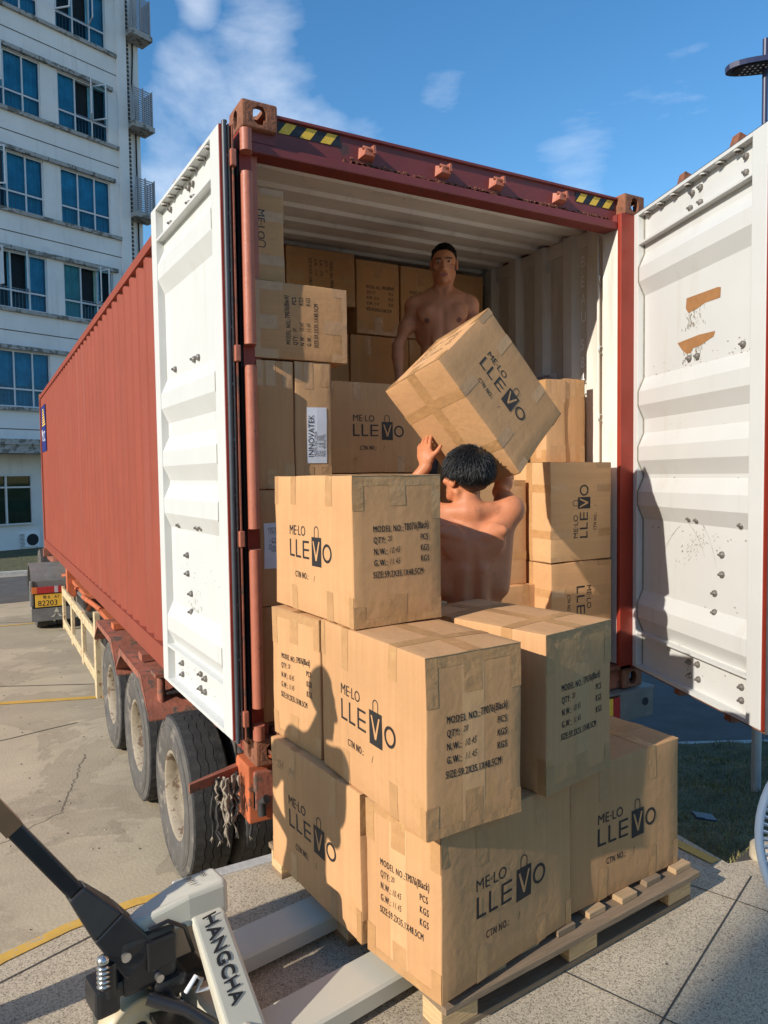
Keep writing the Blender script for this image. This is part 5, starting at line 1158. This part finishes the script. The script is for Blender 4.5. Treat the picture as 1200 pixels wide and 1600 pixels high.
# ================================================================== people: one continuous surface grown from a smooth distance field
def V3(*a): return np.array(a, float)
class Field:
    def __init__(s, lo, hi, h):
        s.h = h; s.lo = np.array(lo, float); s.n = np.ceil((np.array(hi)-s.lo)/h).astype(int)+1; s.d = np.full(s.n, .5, np.float32)
    def region(s, lo, hi, mar):
        a = np.clip(np.floor((np.array(lo)-mar-s.lo)/s.h).astype(int), 0, s.n-1); b_ = np.clip(np.ceil((np.array(hi)+mar-s.lo)/s.h).astype(int)+1, 1, s.n)
        b_ = np.maximum(b_, a+1)
        g = np.meshgrid(*[s.lo[i]+s.h*np.arange(a[i], b_[i]) for i in range(3)], indexing='ij')
        return tuple(slice(a[i], b_[i]) for i in range(3)), np.stack(g, -1)
    def blend(s, sl, v, k, sub):
        o = s.d[sl]
        if sub:
            v = -v; hh = np.clip(.5-.5*(o-v)/k, 0, 1); s.d[sl] = o*(1-hh)+v*hh+k*hh*(1-hh)
        else:
            hh = np.clip(.5+.5*(o-v)/k, 0, 1); s.d[sl] = o*(1-hh)+v*hh-k*hh*(1-hh)
    def cone(s, a, b_, ra, rb, k=.02, sub=False, flat=None):
        """tapered capsule a->b; flat=(axis, factor) squashes it along an axis"""
        a, b_ = np.array(a, float), np.array(b_, float); m_ = max(ra, rb)
        lo, hi = np.minimum(a, b_)-m_, np.maximum(a, b_)+m_
        sl, P = s.region(lo, hi, k*1.5+.01); ab = b_-a; L2 = max(ab@ab, 1e-9)
        t = np.clip(((P-a)@ab)/L2, 0, 1); q = P-(a+t[..., None]*ab)
        if flat is not None:
            ax = np.array(flat[0], float); ax /= np.linalg.norm(ax); c = q@ax; q = q+(c*(1/flat[1]-1))[..., None]*ax
        v = np.linalg.norm(q, axis=-1)-(ra+(rb-ra)*t)
        if flat is not None: v *= (flat[1]+1)/2
        s.blend(sl, v.astype(np.float32), k, sub)
    def ell(s, c, r, axes=None, k=.02, sub=False):
        c = np.array(c, float); r = np.array(r, float); m_ = r.max()
        sl, P = s.region(c-m_, c+m_, k*1.5+.01); q = P-c
        if axes is not None: q = q@np.array(axes).T
        k0 = np.linalg.norm(q/r, axis=-1); k1 = np.linalg.norm(q/(r*r), axis=-1)+1e-9
        s.blend(sl, (k0*(k0-1)/k1).astype(np.float32), k, sub)
    def mesh(s, name, mats, matfn=None):
        d = s.d; ins = d < 0; n = s.n
        c = [ins[i:n[0]-1+i, j:n[1]-1+j, k:n[2]-1+k] for i in (0, 1) for j in (0, 1) for k in (0, 1)]
        sm = sum(x.astype(np.int8) for x in c); act = (sm > 0) & (sm < 8); idx = np.argwhere(act); num = -np.ones(act.shape, int); num[act] = np.arange(len(idx))
        acc = np.zeros((len(idx), 3)); cnt = np.zeros(len(idx))
        cor = [(0,0,0),(1,0,0),(0,1,0),(1,1,0),(0,0,1),(1,0,1),(0,1,1),(1,1,1)]
        val = {q: d[idx[:, 0]+q[0], idx[:, 1]+q[1], idx[:, 2]+q[2]] for q in cor}
        for q in cor:
            for a in range(3):
                if q[a] == 0:
                    p = list(q); p[a] = 1; p = tuple(p); va, vb = val[q], val[p]; cr_ = (va < 0) != (vb < 0)
                    t = np.where(cr_, va/np.where(cr_, va-vb, 1), 0); pt = np.tile(np.array(q, float), (len(idx), 1)); pt[:, a] = t
                    acc[cr_] += pt[cr_]; cnt[cr_] += 1
        vs = s.lo+(idx+acc/np.maximum(cnt, 1)[:, None])*s.h
        fs = []
        for a in range(3):
            b1, b2 = (a+1) % 3, (a+2) % 3
            A = [slice(None)]*3; B = [slice(None)]*3; A[a] = slice(0, n[a]-1); B[a] = slice(1, n[a])
            i0, i1 = ins[tuple(A)], ins[tuple(B)]; e = np.argwhere(i0 != i1); sg = i0[tuple(e.T)]
            ok = (e[:, b1] > 0) & (e[:, b2] > 0) & (e[:, b1] < n[b1]-1) & (e[:, b2] < n[b2]-1); e = e[ok]; sg = sg[ok]
            def C(o1, o2): q = e.copy(); q[:, b1] -= o1; q[:, b2] -= o2; return num[tuple(q.T)]
            quad = np.stack([C(1, 1), C(0, 1), C(0, 0), C(1, 0)], 1); quad[~sg] = quad[~sg][:, ::-1]; fs.append(quad)
        fs = np.concatenate(fs)
        me = bpy.data.meshes.new(name); me.vertices.add(len(vs)); me.vertices.foreach_set('co', vs.astype(np.float32).ravel())
        me.loops.add(len(fs)*4); me.loops.foreach_set('vertex_index', fs.ravel().astype(np.int32)); me.polygons.add(len(fs))
        me.polygons.foreach_set('loop_start', np.arange(0, len(fs)*4, 4, dtype=np.int32)); me.update(calc_edges=True); me.validate()
        for m_ in mats: me.materials.append(m_)
        me.polygons.foreach_set('use_smooth', np.ones(len(me.polygons), bool))
        if matfn is not None:
            cen = vs[fs].mean(1); mi = matfn(cen).astype(np.int32)
            if len(mi) == len(me.polygons): me.polygons.foreach_set('material_index', mi)
        return me

def person(name, label, base, face, skin, J, head_c, head_f, head_up=(0, 0, 1), hs=1.0, hair='short', h=.0045, floor=0, lean=0, H=1.72, clothed=False, hands=(None, None), legs=None, shoulders=None, lift=(0, 0)):
    """base: ground point below the neck; face: facing direction; J: joints per side (shoulder, elbow, wrist, fingertips, palm normal)"""
    F_ = V3(*face, 0); F_ /= np.linalg.norm(F_); Rt = V3(F_[1], -F_[0], 0); U = V3(0, 0, 1); s0 = H/1.72
    B0 = V3(*base)
    def P(r_, f_, z_): return B0+Rt*r_*s0+F_*(f_*s0+lean*max(0, z_-.95))+U*z_*s0
    AX_ = np.array([Rt, F_, U])
    hc = np.array(head_c, float); HF = np.array(head_f, float); HF /= np.linalg.norm(HF); HU = np.array(head_up, float); HU -= HF*(HU@HF); HU /= np.linalg.norm(HU); HR = np.cross(HF, HU); HAX = np.array([HR, HF, HU])
    def Q(r_, f_, u_): return hc+(HR*r_+HF*f_+HU*u_)*hs
    allp = [P(-.3, -.2, 0), P(.3, .3, 0), hc+.18, hc-.18, P(-.28, -.25, 1.5), P(.28, .25, 1.5)]
    for sd_ in J:
        for q in sd_[:4]: allp += [np.array(q)-.08, np.array(q)+.08]
    lo = np.min(allp, 0)-.02; hi = np.max(allp, 0)+.02; lo[2] = min(lo[2], B0[2]-.02)
    f = Field(lo, hi, h)
    # torso
    f.ell(P(0, -.015, .93), V3(.160, .112, .12)*s0, AX_, .03); f.ell(P(0, .0, 1.07), V3(.136, .092, .15)*s0, AX_, .04); f.ell(P(0, -.0, 1.25), V3(.150, .108, .17)*s0, AX_, .04); f.ell(P(0, -.008, 1.36), V3(.152, .098, .10)*s0, AX_, .04)
    sh = [np.array(J[0][0], float), np.array(J[1][0], float)]   # left, right shoulder centres
    nb = P(0, -.012, 1.445)
    f.cone(nb, Q(0, -.02, -.085), .058*s0, .054*s0, .03)
    for i, sg in enumerate((-1, 1)):
        S_ = sh[i]; inner = P(sg*.075, -.012, 1.40)
        f.cone(inner, S_, .064*s0, .050*s0, .035); f.cone(P(sg*.02, -.03, 1.47)+U*lift[i]*.3, S_+U*.022+(nb-S_)*.12, .040*s0, .032*s0, .03)      # clavicle, trapezius
        f.ell(S_+(S_-nb)*.06+U*.002, V3(.054, .052, .062)*s0, None, .03)                                                             # deltoid
        f.cone(P(sg*.115, -.03, 1.18), S_-U*.05-(S_-nb)*.12, .048*s0, .040*s0, .035)                                                # lat
        f.ell(P(sg*.072, .074, 1.298), V3(.080, .034, .056)*s0, AX_, .018); f.cone(P(sg*.09, .075, 1.33), S_-U*.012, .028*s0, .028*s0, .03)   # pectoral
        f.ell(P(sg*.092, -.082, 1.345)+U*lift[i]*.5, V3(.045, .017, .065)*s0, AX_, .03); f.cone(P(sg*.055, -.088, 1.40), P(sg*.13, -.085, 1.375)+U*lift[i]*.5, .016*s0, .018*s0, .02)   # shoulder blade
        f.cone(P(sg*.035, -.085, 1.00), P(sg*.038, -.088, 1.26), .028*s0, .024*s0, .025)                                              # erector column
        f.ell(P(sg*.035, .088, 1.12), V3(.030, .012, .09)*s0, AX_, .02)                                                             # abdominals
    f.cone(P(0, -.118, .98), P(0, -.126, 1.40), .012, .010, .028, sub=True)                                                       # spine furrow
    f.cone(P(0, .118, 1.02), P(0, .124, 1.37), .009, .010, .024, sub=True); f.ell(P(0, .108, 1.02), V3(.010, .014, .012), AX_, .012, sub=True)
    for sg in (-1, 1): f.cone(P(sg*.022, .062, 1.415), P(sg*.13, .030, 1.425)+U*lift[i]*0, .0095, .0085, .010)      # collar bones
    # neck muscles
    for sg in (-1, 1): f.cone(P(sg*.018, .045, 1.42), Q(sg*.055, -.015, -.055), .012, .014, .02)
    # arms and hands
    for i, sd_ in enumerate(J):
        S_, E_, W_, T_, pn_ = [np.array(q, float) for q in sd_[:5]]; sg = (-1, 1)[i]; a1 = s0
        f.cone(S_, E_, .042*a1, .033*a1, .025); f.ell((S_*.5+E_*.5), V3(.042, .042, .042)*a1, None, .04)
        fm = E_*.72+W_*.28; f.cone(E_, fm, .034*a1, .038*a1, .02); f.cone(fm, W_, .037*a1, .0235*a1, .02)
        hd_ = T_-W_; HL = .185*a1; hd_ = hd_/np.linalg.norm(hd_); pn_ = pn_-hd_*(pn_@hd_); pn_ /= np.linalg.norm(pn_); lat = np.cross(hd_, pn_)*(1 if sd_[5] > 0 else -1)  # towards the thumb
        pc = W_+hd_*.055*a1; hax = np.array([lat, hd_, pn_])
        f.cone(W_, pc, .024*a1, .026*a1, .02, flat=(pn_, .72)); f.ell(pc+hd_*.005, V3(.040, .048, .0165)*a1, hax, .016)
        f.ell(W_+hd_*.04+lat*.026-pn_*-.008, V3(.016, .028, .014)*a1, hax, .014)
        curl = sd_[6]; 
        for fi, (lt, ln, bs) in enumerate(((.030, .070, .088), (.010, .079, .092), (-.010, .073, .089), (-.029, .058, .082))):
            p_ = W_+hd_*bs*a1+lat*lt*a1; dirv = hd_+lat*lt*1.6; dirv /= np.linalg.norm(dirv); rd = .0092*a1; ang = 0
            for si, fr_ in enumerate((.45, .30, .25)):
                ang += R(curl*(1+.12*fi)*(.8, 1, .7)[si]); dv = dirv*math.cos(ang)+pn_*math.sin(ang); p2_ = p_+dv*ln*fr_*a1; r2_ = rd*(.93 if si < 2 else .84); f.cone(p_, p2_, rd, r2_, .0035); p_ = p2_; rd = r2_
        ta = sd_[7] if len(sd_) > 7 else (.75, .35)
        p_ = W_+hd_*.032*a1+lat*.030*a1; d1 = lat*ta[0]+hd_*.75+pn_*ta[1]; d1 /= np.linalg.norm(d1); p2_ = p_+d1*.040*a1; f.cone(p_, p2_, .0125*a1, .0105*a1, .008); d2 = d1*.75+hd_*.45+pn_*.1; d2 /= np.linalg.norm(d2); f.cone(p2_, p2_+d2*.030*a1, .0105*a1, .0082*a1, .004)
    # legs
    if legs is None: legs = [[P(sg*.088, -.01, .90), P(sg*.098, .03, .49), P(sg*.105, -.02, .085)] for sg in (-1, 1)]
    for L3 in legs:
        hp_, kn, an = [np.array(q, float) for q in L3]
        f.cone(hp_, kn, .082*s0, .052*s0, .04); cm = kn*.68+an*.32-F_*.012; f.cone(kn, cm, .050*s0, .052*s0, .03); f.cone(cm, an, .050*s0, .034*s0, .03)
        f.cone(an-F_*.025-U*.03, an+F_*.13-U*.048, .034, .026, .02); f.cone(an-F_*.03-U*.045, an+F_*.15-U*.055, .026, .022, .015)
    # head
    f.ell(Q(0, -.020, .035), V3(.071, .092, .080)*hs, HAX, .02); f.ell(Q(0, .022, -.012), V3(.057, .069, .090)*hs, HAX, .02); f.ell(Q(0, .040, -.072), V3(.044, .044, .030)*hs, HAX, .022)
    f.ell(Q(0, .074, -.095), V3(.017, .012, .013)*hs, HAX, .014)
    for sg in (-1, 1):
        f.cone(Q(sg*.052, .0, -.045), Q(sg*.030, .055, -.082), .014*hs, .013*hs, .016)                     # jaw
        f.ell(Q(sg*.044, .062, -.018), V3(.018, .014, .014)*hs, HAX, .014)                                  # cheekbone
        f.ell(Q(sg*.031, .090, .012), V3(.015, .012, .009)*hs, HAX, .009, sub=True)                         # eye socket
        f.cone(Q(sg*.012, .086, .027), Q(sg*.048, .074, .026), .007*hs, .006*hs, .010)                       # brow
        f.ell(Q(sg*.030, .077, .011), V3(.0125, .009, .0085)*hs, HAX, .003)                                 # eyelid
        f.cone(Q(sg*.019, .088, .0105), Q(sg*.042, .080, .0115), .0016, .0016, .002, sub=True)
        f.ell(Q(sg*.074, -.005, -.004), V3(.009, .020, .032)*hs, HAX, .007); f.ell(Q(sg*.081, .000, -.002), V3(.006, .010, .018)*hs, HAX, .004, sub=True)   # ear
        f.ell(Q(sg*.0115, .094, -.030), V3(.0085, .010, .0075)*hs, HAX, .006)                               # nostril wing
    f.cone(Q(0, .086, .018), Q(0, .106, -.026), .0075*hs, .0105*hs, .008); f.ell(Q(0, .104, -.030), V3(.0105, .0095, .0085)*hs, HAX, .006)
    for sg in (-1, 1): f.ell(Q(sg*.006, .104, -.040), V3(.0032, .005, .003), HAX, .002, sub=True)
    f.ell(Q(0, .078, -.058), V3(.028, .014, .018)*hs, HAX, .012)
    f.cone(Q(-.019, .085, -.053), Q(.019, .085, -.053), .0050, .0050, .004, flat=None); f.cone(Q(-.015, .083, -.066), Q(.015, .083, -.066), .0055, .0055, .004)
    f.cone(Q(-.015, .092, -.060), Q(.015, .092, -.060), .0042, .0042, .003, sub=True)
    def mf(c):
        q = (c-hc)@HAX.T/hs; m_ = np.zeros(len(c), int)
        lips = (np.abs(q[:, 0]) < .022) & (q[:, 1] > .074) & (q[:, 2] < -.048-.0*np.abs(q[:, 0])) & (q[:, 2] > -.072) & (np.abs(q[:, 2]+.059) < .0105*(1-(q[:, 0]/.024)**2)+.001); m_[lips] = 1
        brow = (np.abs(np.abs(q[:, 0])-.031) < .018) & (q[:, 1] > .06) & (np.abs(q[:, 2]-.0295+np.abs(np.abs(q[:, 0])-.026)*.15) < .0042); m_[brow] = 2
        for sg in (-1, 1):
            np_ = P(sg*.098, .096, 1.262); m_[np.linalg.norm(c-np_, axis=1) < .016] = 3
        if hair == 'short':
            cap = (q[:, 2] > .080-np.clip(.062-q[:, 1], 0, .13)*.95-.10*np.clip(np.abs(q[:, 0])-.045, 0, .04)*(q[:, 1] < .03)) & (q[:, 2] > -.045)
            cap &= (np.abs(q[:, 0]) < .0785) | (q[:, 2] > .03) | (q[:, 1] < -.03)
            m_[cap & (np.linalg.norm(q, axis=1) < .14)] = 2
        return m_
    me = f.mesh(name, [skin, m_lip, m_hair, m_nip], mf)
    root = bpy.data.objects.new('person', None); COL.objects.link(root); root.location = tuple(B0); tag(root, label, 'person')
    bo = bpy.data.objects.new('body', me); COL.objects.link(bo); bo.parent = root; bo.location = tuple(-B0)
    def child(nm, mb_or_me, par=root):
        o = bpy.data.objects.new(nm, mb_or_me) if not isinstance(mb_or_me, MB) else mb_or_me.build(nm)
        if not isinstance(mb_or_me, MB): COL.objects.link(o)
        o.parent = par; o.location = tuple(-B0) if par is root else (0, 0, 0); return o
    HM = Matrix([list(HR), list(HF), list(HU)]).transposed().to_4x4()
    for sg in (-1, 1):
        b = MB(); Me_ = HM.copy(); c_ = Q(sg*.0305, .0795, .0108); Me_.translation = Vector(c_)
        b.lathe([(0, .0088), (.0035, .0082)], m_iris, 14, Me_ @ Matrix.Rotation(R(-90), 4, 'X'))
        # narrow almond: white and iris seen between the lids
        b.add([Me_ @ Vector((x*.0125, .0092-.0022*x*x, z*.0042*(1-x*x))) for x in (-1, -.6, -.2, .2, .6, 1) for z in (-1, 1)], [(2*i, 2*i+2, 2*i+3, 2*i+1) for i in range(5)], m_eyew)
        b.add([Me_ @ Vector((x*.0052, .0100, z*.0040)) for x in (-1, -.5, .5, 1) for z in (-1, 1)], [(2*i, 2*i+2, 2*i+3, 2*i+1) for i in range(3)], m_iris)
        child('eye', b)
    # hair
    rh = random.Random(len(label)); b = MB()
    nst = 2600 if hair == 'short' else 7000
    crown = V3(.012, -.060, .095)
    for _ in range(nst):
        th_, ph = rh.uniform(0, 2*math.pi), math.acos(rh.uniform(-.45, 1)); n3 = V3(math.sin(ph)*math.cos(th_), math.sin(ph)*math.sin(th_), math.cos(ph))
        q = V3(0, -.020, .035)+n3*(V3(.072, .093, .081) if hair == 'short' else V3(.083, .100, .086))
        if hair == 'short':
            if q[2] < .082-max(0, min(.13, .062-q[1]))*.95: continue
            ln = .007 if q[2] < .07 else .013
        else:
            if q[1] > .055 and q[2] < .085: continue
            if q[2] < (.035 if q[1] > .0 else -.042+.25*max(0, q[1]+.04)): continue
            if abs(q[0]) > .06 and q[2] < .012 and q[1] > -.045: continue
            ln = .042 if q[2] > .03 else .026
        dd = q-crown; tg = dd-n3*(dd@n3); tn = np.linalg.norm(tg); tg = tg/(tn+1e-6)
        sw = np.cross(n3, tg)*.45+V3(rh.gauss(0, .25), rh.gauss(0, .25), rh.gauss(0, .2))
        tg = tg+sw; tg /= np.linalg.norm(tg); lift_ = .9 if hair == 'short' else rh.uniform(.2, .8)
        pts = []; p_ = q-n3*.001; d_ = tg+n3*lift_*1.4; 
        for j in range(4):
            pts.append(Q(*p_)); d_ = d_/np.linalg.norm(d_); p_ = p_+d_*ln/3; d_ = d_+tg*.35-V3(0, 0, .18)-n3*.30*(hair != 'short')
        wd = .0012 if hair == 'short' else rh.uniform(.0011, .0021)
        b.tube([tuple(x) for x in pts], [wd, wd*.95, wd*.7, wd*.15], m_hair, 4, caps=False)
    if hair == 'thick':   # scalp shell under the tufts
        Mh = HM.copy(); Mh.translation = Vector(hc); vs = []; nu, nv = 28, 16
        sf = Field(hc-.16, hc+.16, .004)
        sf.ell(Q(0, -.022, .042), V3(.086, .102, .088)*hs, HAX, .01); sf.ell(Q(0, -.058, .000), V3(.068, .050, .048)*hs, HAX, .02)
        sf.ell(Q(0, .055, -.075), V3(.12, .12, .075)*hs, HAX, .008, sub=True); sf.ell(Q(0, .115, .0), V3(.10, .062, .068)*hs, HAX, .01, sub=True); sf.cone(Q(0, -.02, -.135), Q(0, -.06, -.10), .055, .05, .01, sub=True)
        for sg in (-1, 1): sf.ell(Q(sg*.085, .002, -.01), V3(.03, .030, .040)*hs, HAX, .008, sub=True)
        g = np.meshgrid(*[sf.lo[i]+sf.h*np.arange(sf.n[i]) for i in range(3)], indexing='ij')
        q = (np.stack(g, -1)-hc)@HAX.T; sf.d += (.0012*np.sin(q[..., 0]*110+q[..., 1]*60)*np.sin(q[..., 1]*90-q[..., 2]*80)).astype(np.float32)
        hme = sf.mesh('hair', [m_hair]); hair_o = child('hair', hme); child('hair_strands', b, hair_o); hair_o.children[0].location = (0, 0, 0)
    else: child('hair', b)
    # trousers
    t = Field(lo, hi, .007)
    t.ell(P(0, -.015, .93), V3(.172, .125, .12)*s0, AX_, .03); t.ell(P(0, -.005, 1.0), V3(.150, .110, .04)*s0, AX_, .03)
    for L3 in legs:
        hp_, kn, an = [np.array(q, float) for q in L3]; t.cone(hp_, kn, .098*s0, .070*s0, .04); t.cone(kn, an+U*.02, .070*s0, .056*s0, .04)
    g = np.meshgrid(*[t.lo[i]+t.h*np.arange(t.n[i]) for i in range(3)], indexing='ij')
    t.d = np.maximum(t.d, (g[2]-P(0, 0, 1.025)[2]).astype(np.float32)); t.d = np.maximum(t.d, -(g[2]-(B0[2]+.085)).astype(np.float32))
    t.d += (.004*np.sin(g[2]*38+np.sin(g[0]*22)*1.5)*np.sin(g[1]*30+g[0]*24)).astype(np.float32)
    child('trousers', t.mesh('trousers', [m_trous]))
    sh_ = MB()
    for L3 in legs:
        an = np.array(L3[2], float); fv = Vector(F_); c_ = Vector(an); fl = c_.z-.085*s0
        Ms = Matrix((Vector(Rt), fv, Vector((0, 0, 1)))).transposed().to_4x4(); Ms.translation = Vector((c_.x, c_.y, c_.z-.085*s0))
        sh_.box((-.048, -.085, .0), (.048, .20, .028), m_shoe, Ms, bev=.012); sh_.box((-.042, -.075, .028), (.042, .15, .075), m_shoe, Ms, bev=.02)
    child('shoes', sh_)
    if clothed:
        t = Field(lo, hi, .007)
        t.ell(P(0, -.010, .96), V3(.168, .124, .12)*s0, AX_, .04); t.ell(P(0, .0, 1.10), V3(.155, .115, .16)*s0, AX_, .04); t.ell(P(0, 0, 1.28), V3(.166, .122, .17)*s0, AX_, .04)
        for i, sg in enumerate((-1, 1)):
            S_, E_ = np.array(J[i][0], float), np.array(J[i][1], float); t.cone(P(sg*.05, -.01, 1.42), S_, .068, .064, .03); t.cone(S_, S_*.45+E_*.55, .066, .066, .03)
        g = np.meshgrid(*[t.lo[i]+t.h*np.arange(t.n[i]) for i in range(3)], indexing='ij'); t.d = np.maximum(t.d, -(g[2]-P(0, 0, .90)[2]).astype(np.float32))
        t.d += (.003*np.sin(g[2]*45+g[0]*20)*np.sin(g[1]*35)).astype(np.float32); child('shirt', t.mesh('shirt', [m_shirt]))
    return root

# worker standing on the load inside the container, facing the doors
b1 = V3(1.448, .66, .982); fc1 = V3(-.50, -.866, 0); r1 = V3(-.866, .50, 0)
def w1(r_, f_, z_): return b1+r1*r_+fc1*f_+V3(0, 0, z_)
shL, shR = w1(-.163, -.01, 1.325), w1(.163, -.0, 1.317)
hc1 = w1(-.012, .045, 1.555)
person('worker_inside', 'bare-chested worker with short cropped hair standing on the load inside the container', b1, fc1[:2], m_skin1,
    [[shL, w1(-.235, .06, 1.09), w1(-.20, .24, .98), w1(-.17, .40, .95), V3(0, 0, 1)*1.0, -1, 22],
     [shR, w1(.268, .01, 1.085), w1(.262, .045, .865), w1(.245, .10, .72), V3(.35, .6, -.3), 1, 24, (.3, .8)]],
    hc1, V3(-.56, -.80, -.20), hs=1.03, hair='short', h=.0045, H=1.66, lift=(0, 0))

# worker on the platform seen from behind, lifting the tilted carton
b2_ = V3(.80, -.515, DOCK); fc2 = V3(.50, .866, 0); r2 = V3(.866, -.50, 0)
def w2(r_, f_, z_): return b2_+r2*r_+fc2*f_+V3(0, 0, z_)
ax_ = np.array(ax); ay_ = np.array(ay); az_ = np.array(az)
shL = w2(-.168, .03, 1.475); shR = w2(.168, .01, 1.485)
hc2 = w2(-.020, .01, 1.628)
person('worker_lifting', 'bare-backed worker with thick black hair reaching up to lift the tilted carton', b2_, fc2[:2], m_skin2,
    [[shL, V3(.565, -.25, 1.13), V3(.682, -.350, 1.325), V3(.712, -.275, 1.495), V3(.85, .35, -.2), -1, 14, (.95, .35)],
     [shR, V3(1.075, -.37, 1.205), V3(1.185, -.315, 1.335), V3(1.33, -.25, 1.44), -ax_*1.0+0, -1, 8]],
    hc2, V3(-.12, .97, .10), head_up=(-.02, -.10, 1), hs=1.05, hair='thick', h=.004, H=1.70, lift=(.09, .10))

# jack operator just outside the left edge, whose shadow falls on the cartons
b3_ = V3(-1.49, -1.00, DOCK); fc3 = V3(.97, .24, 0); r3 = V3(.24, -.97, 0)
def w3(r_, f_, z_): return b3_+r3*r_+fc3*f_+V3(0, 0, z_)
person('jack_operator', 'man in a dark shirt holding the pallet jack handle, mostly out of the picture', b3_, fc3[:2], m_skin3,
    [[w3(-.14, 0, 1.41), w3(-.34, -.04, 1.20), w3(-.17, .10, 1.04), w3(-.08, .14, .97), V3(.2, -.9, 0), -1, 25],
     [w3(.225, 0, 1.40), w3(.215, .08, 1.13), w3(.10, .29, 1.10), w3(.05, .42, 1.08), V3(0, 0, -1), 1, 35]],
    w3(.105, .02, 1.60), V3(.25, -.95, -.1), hs=1.03, hair='short', h=.007, H=1.70, clothed=True, legs=[[w3(-.10, -.01, .89), w3(-.24, .03, .49), w3(-.34, -.02, .085)], [w3(.05, -.01, .89), w3(.0, .03, .49), w3(-.02, -.02, .085)]])
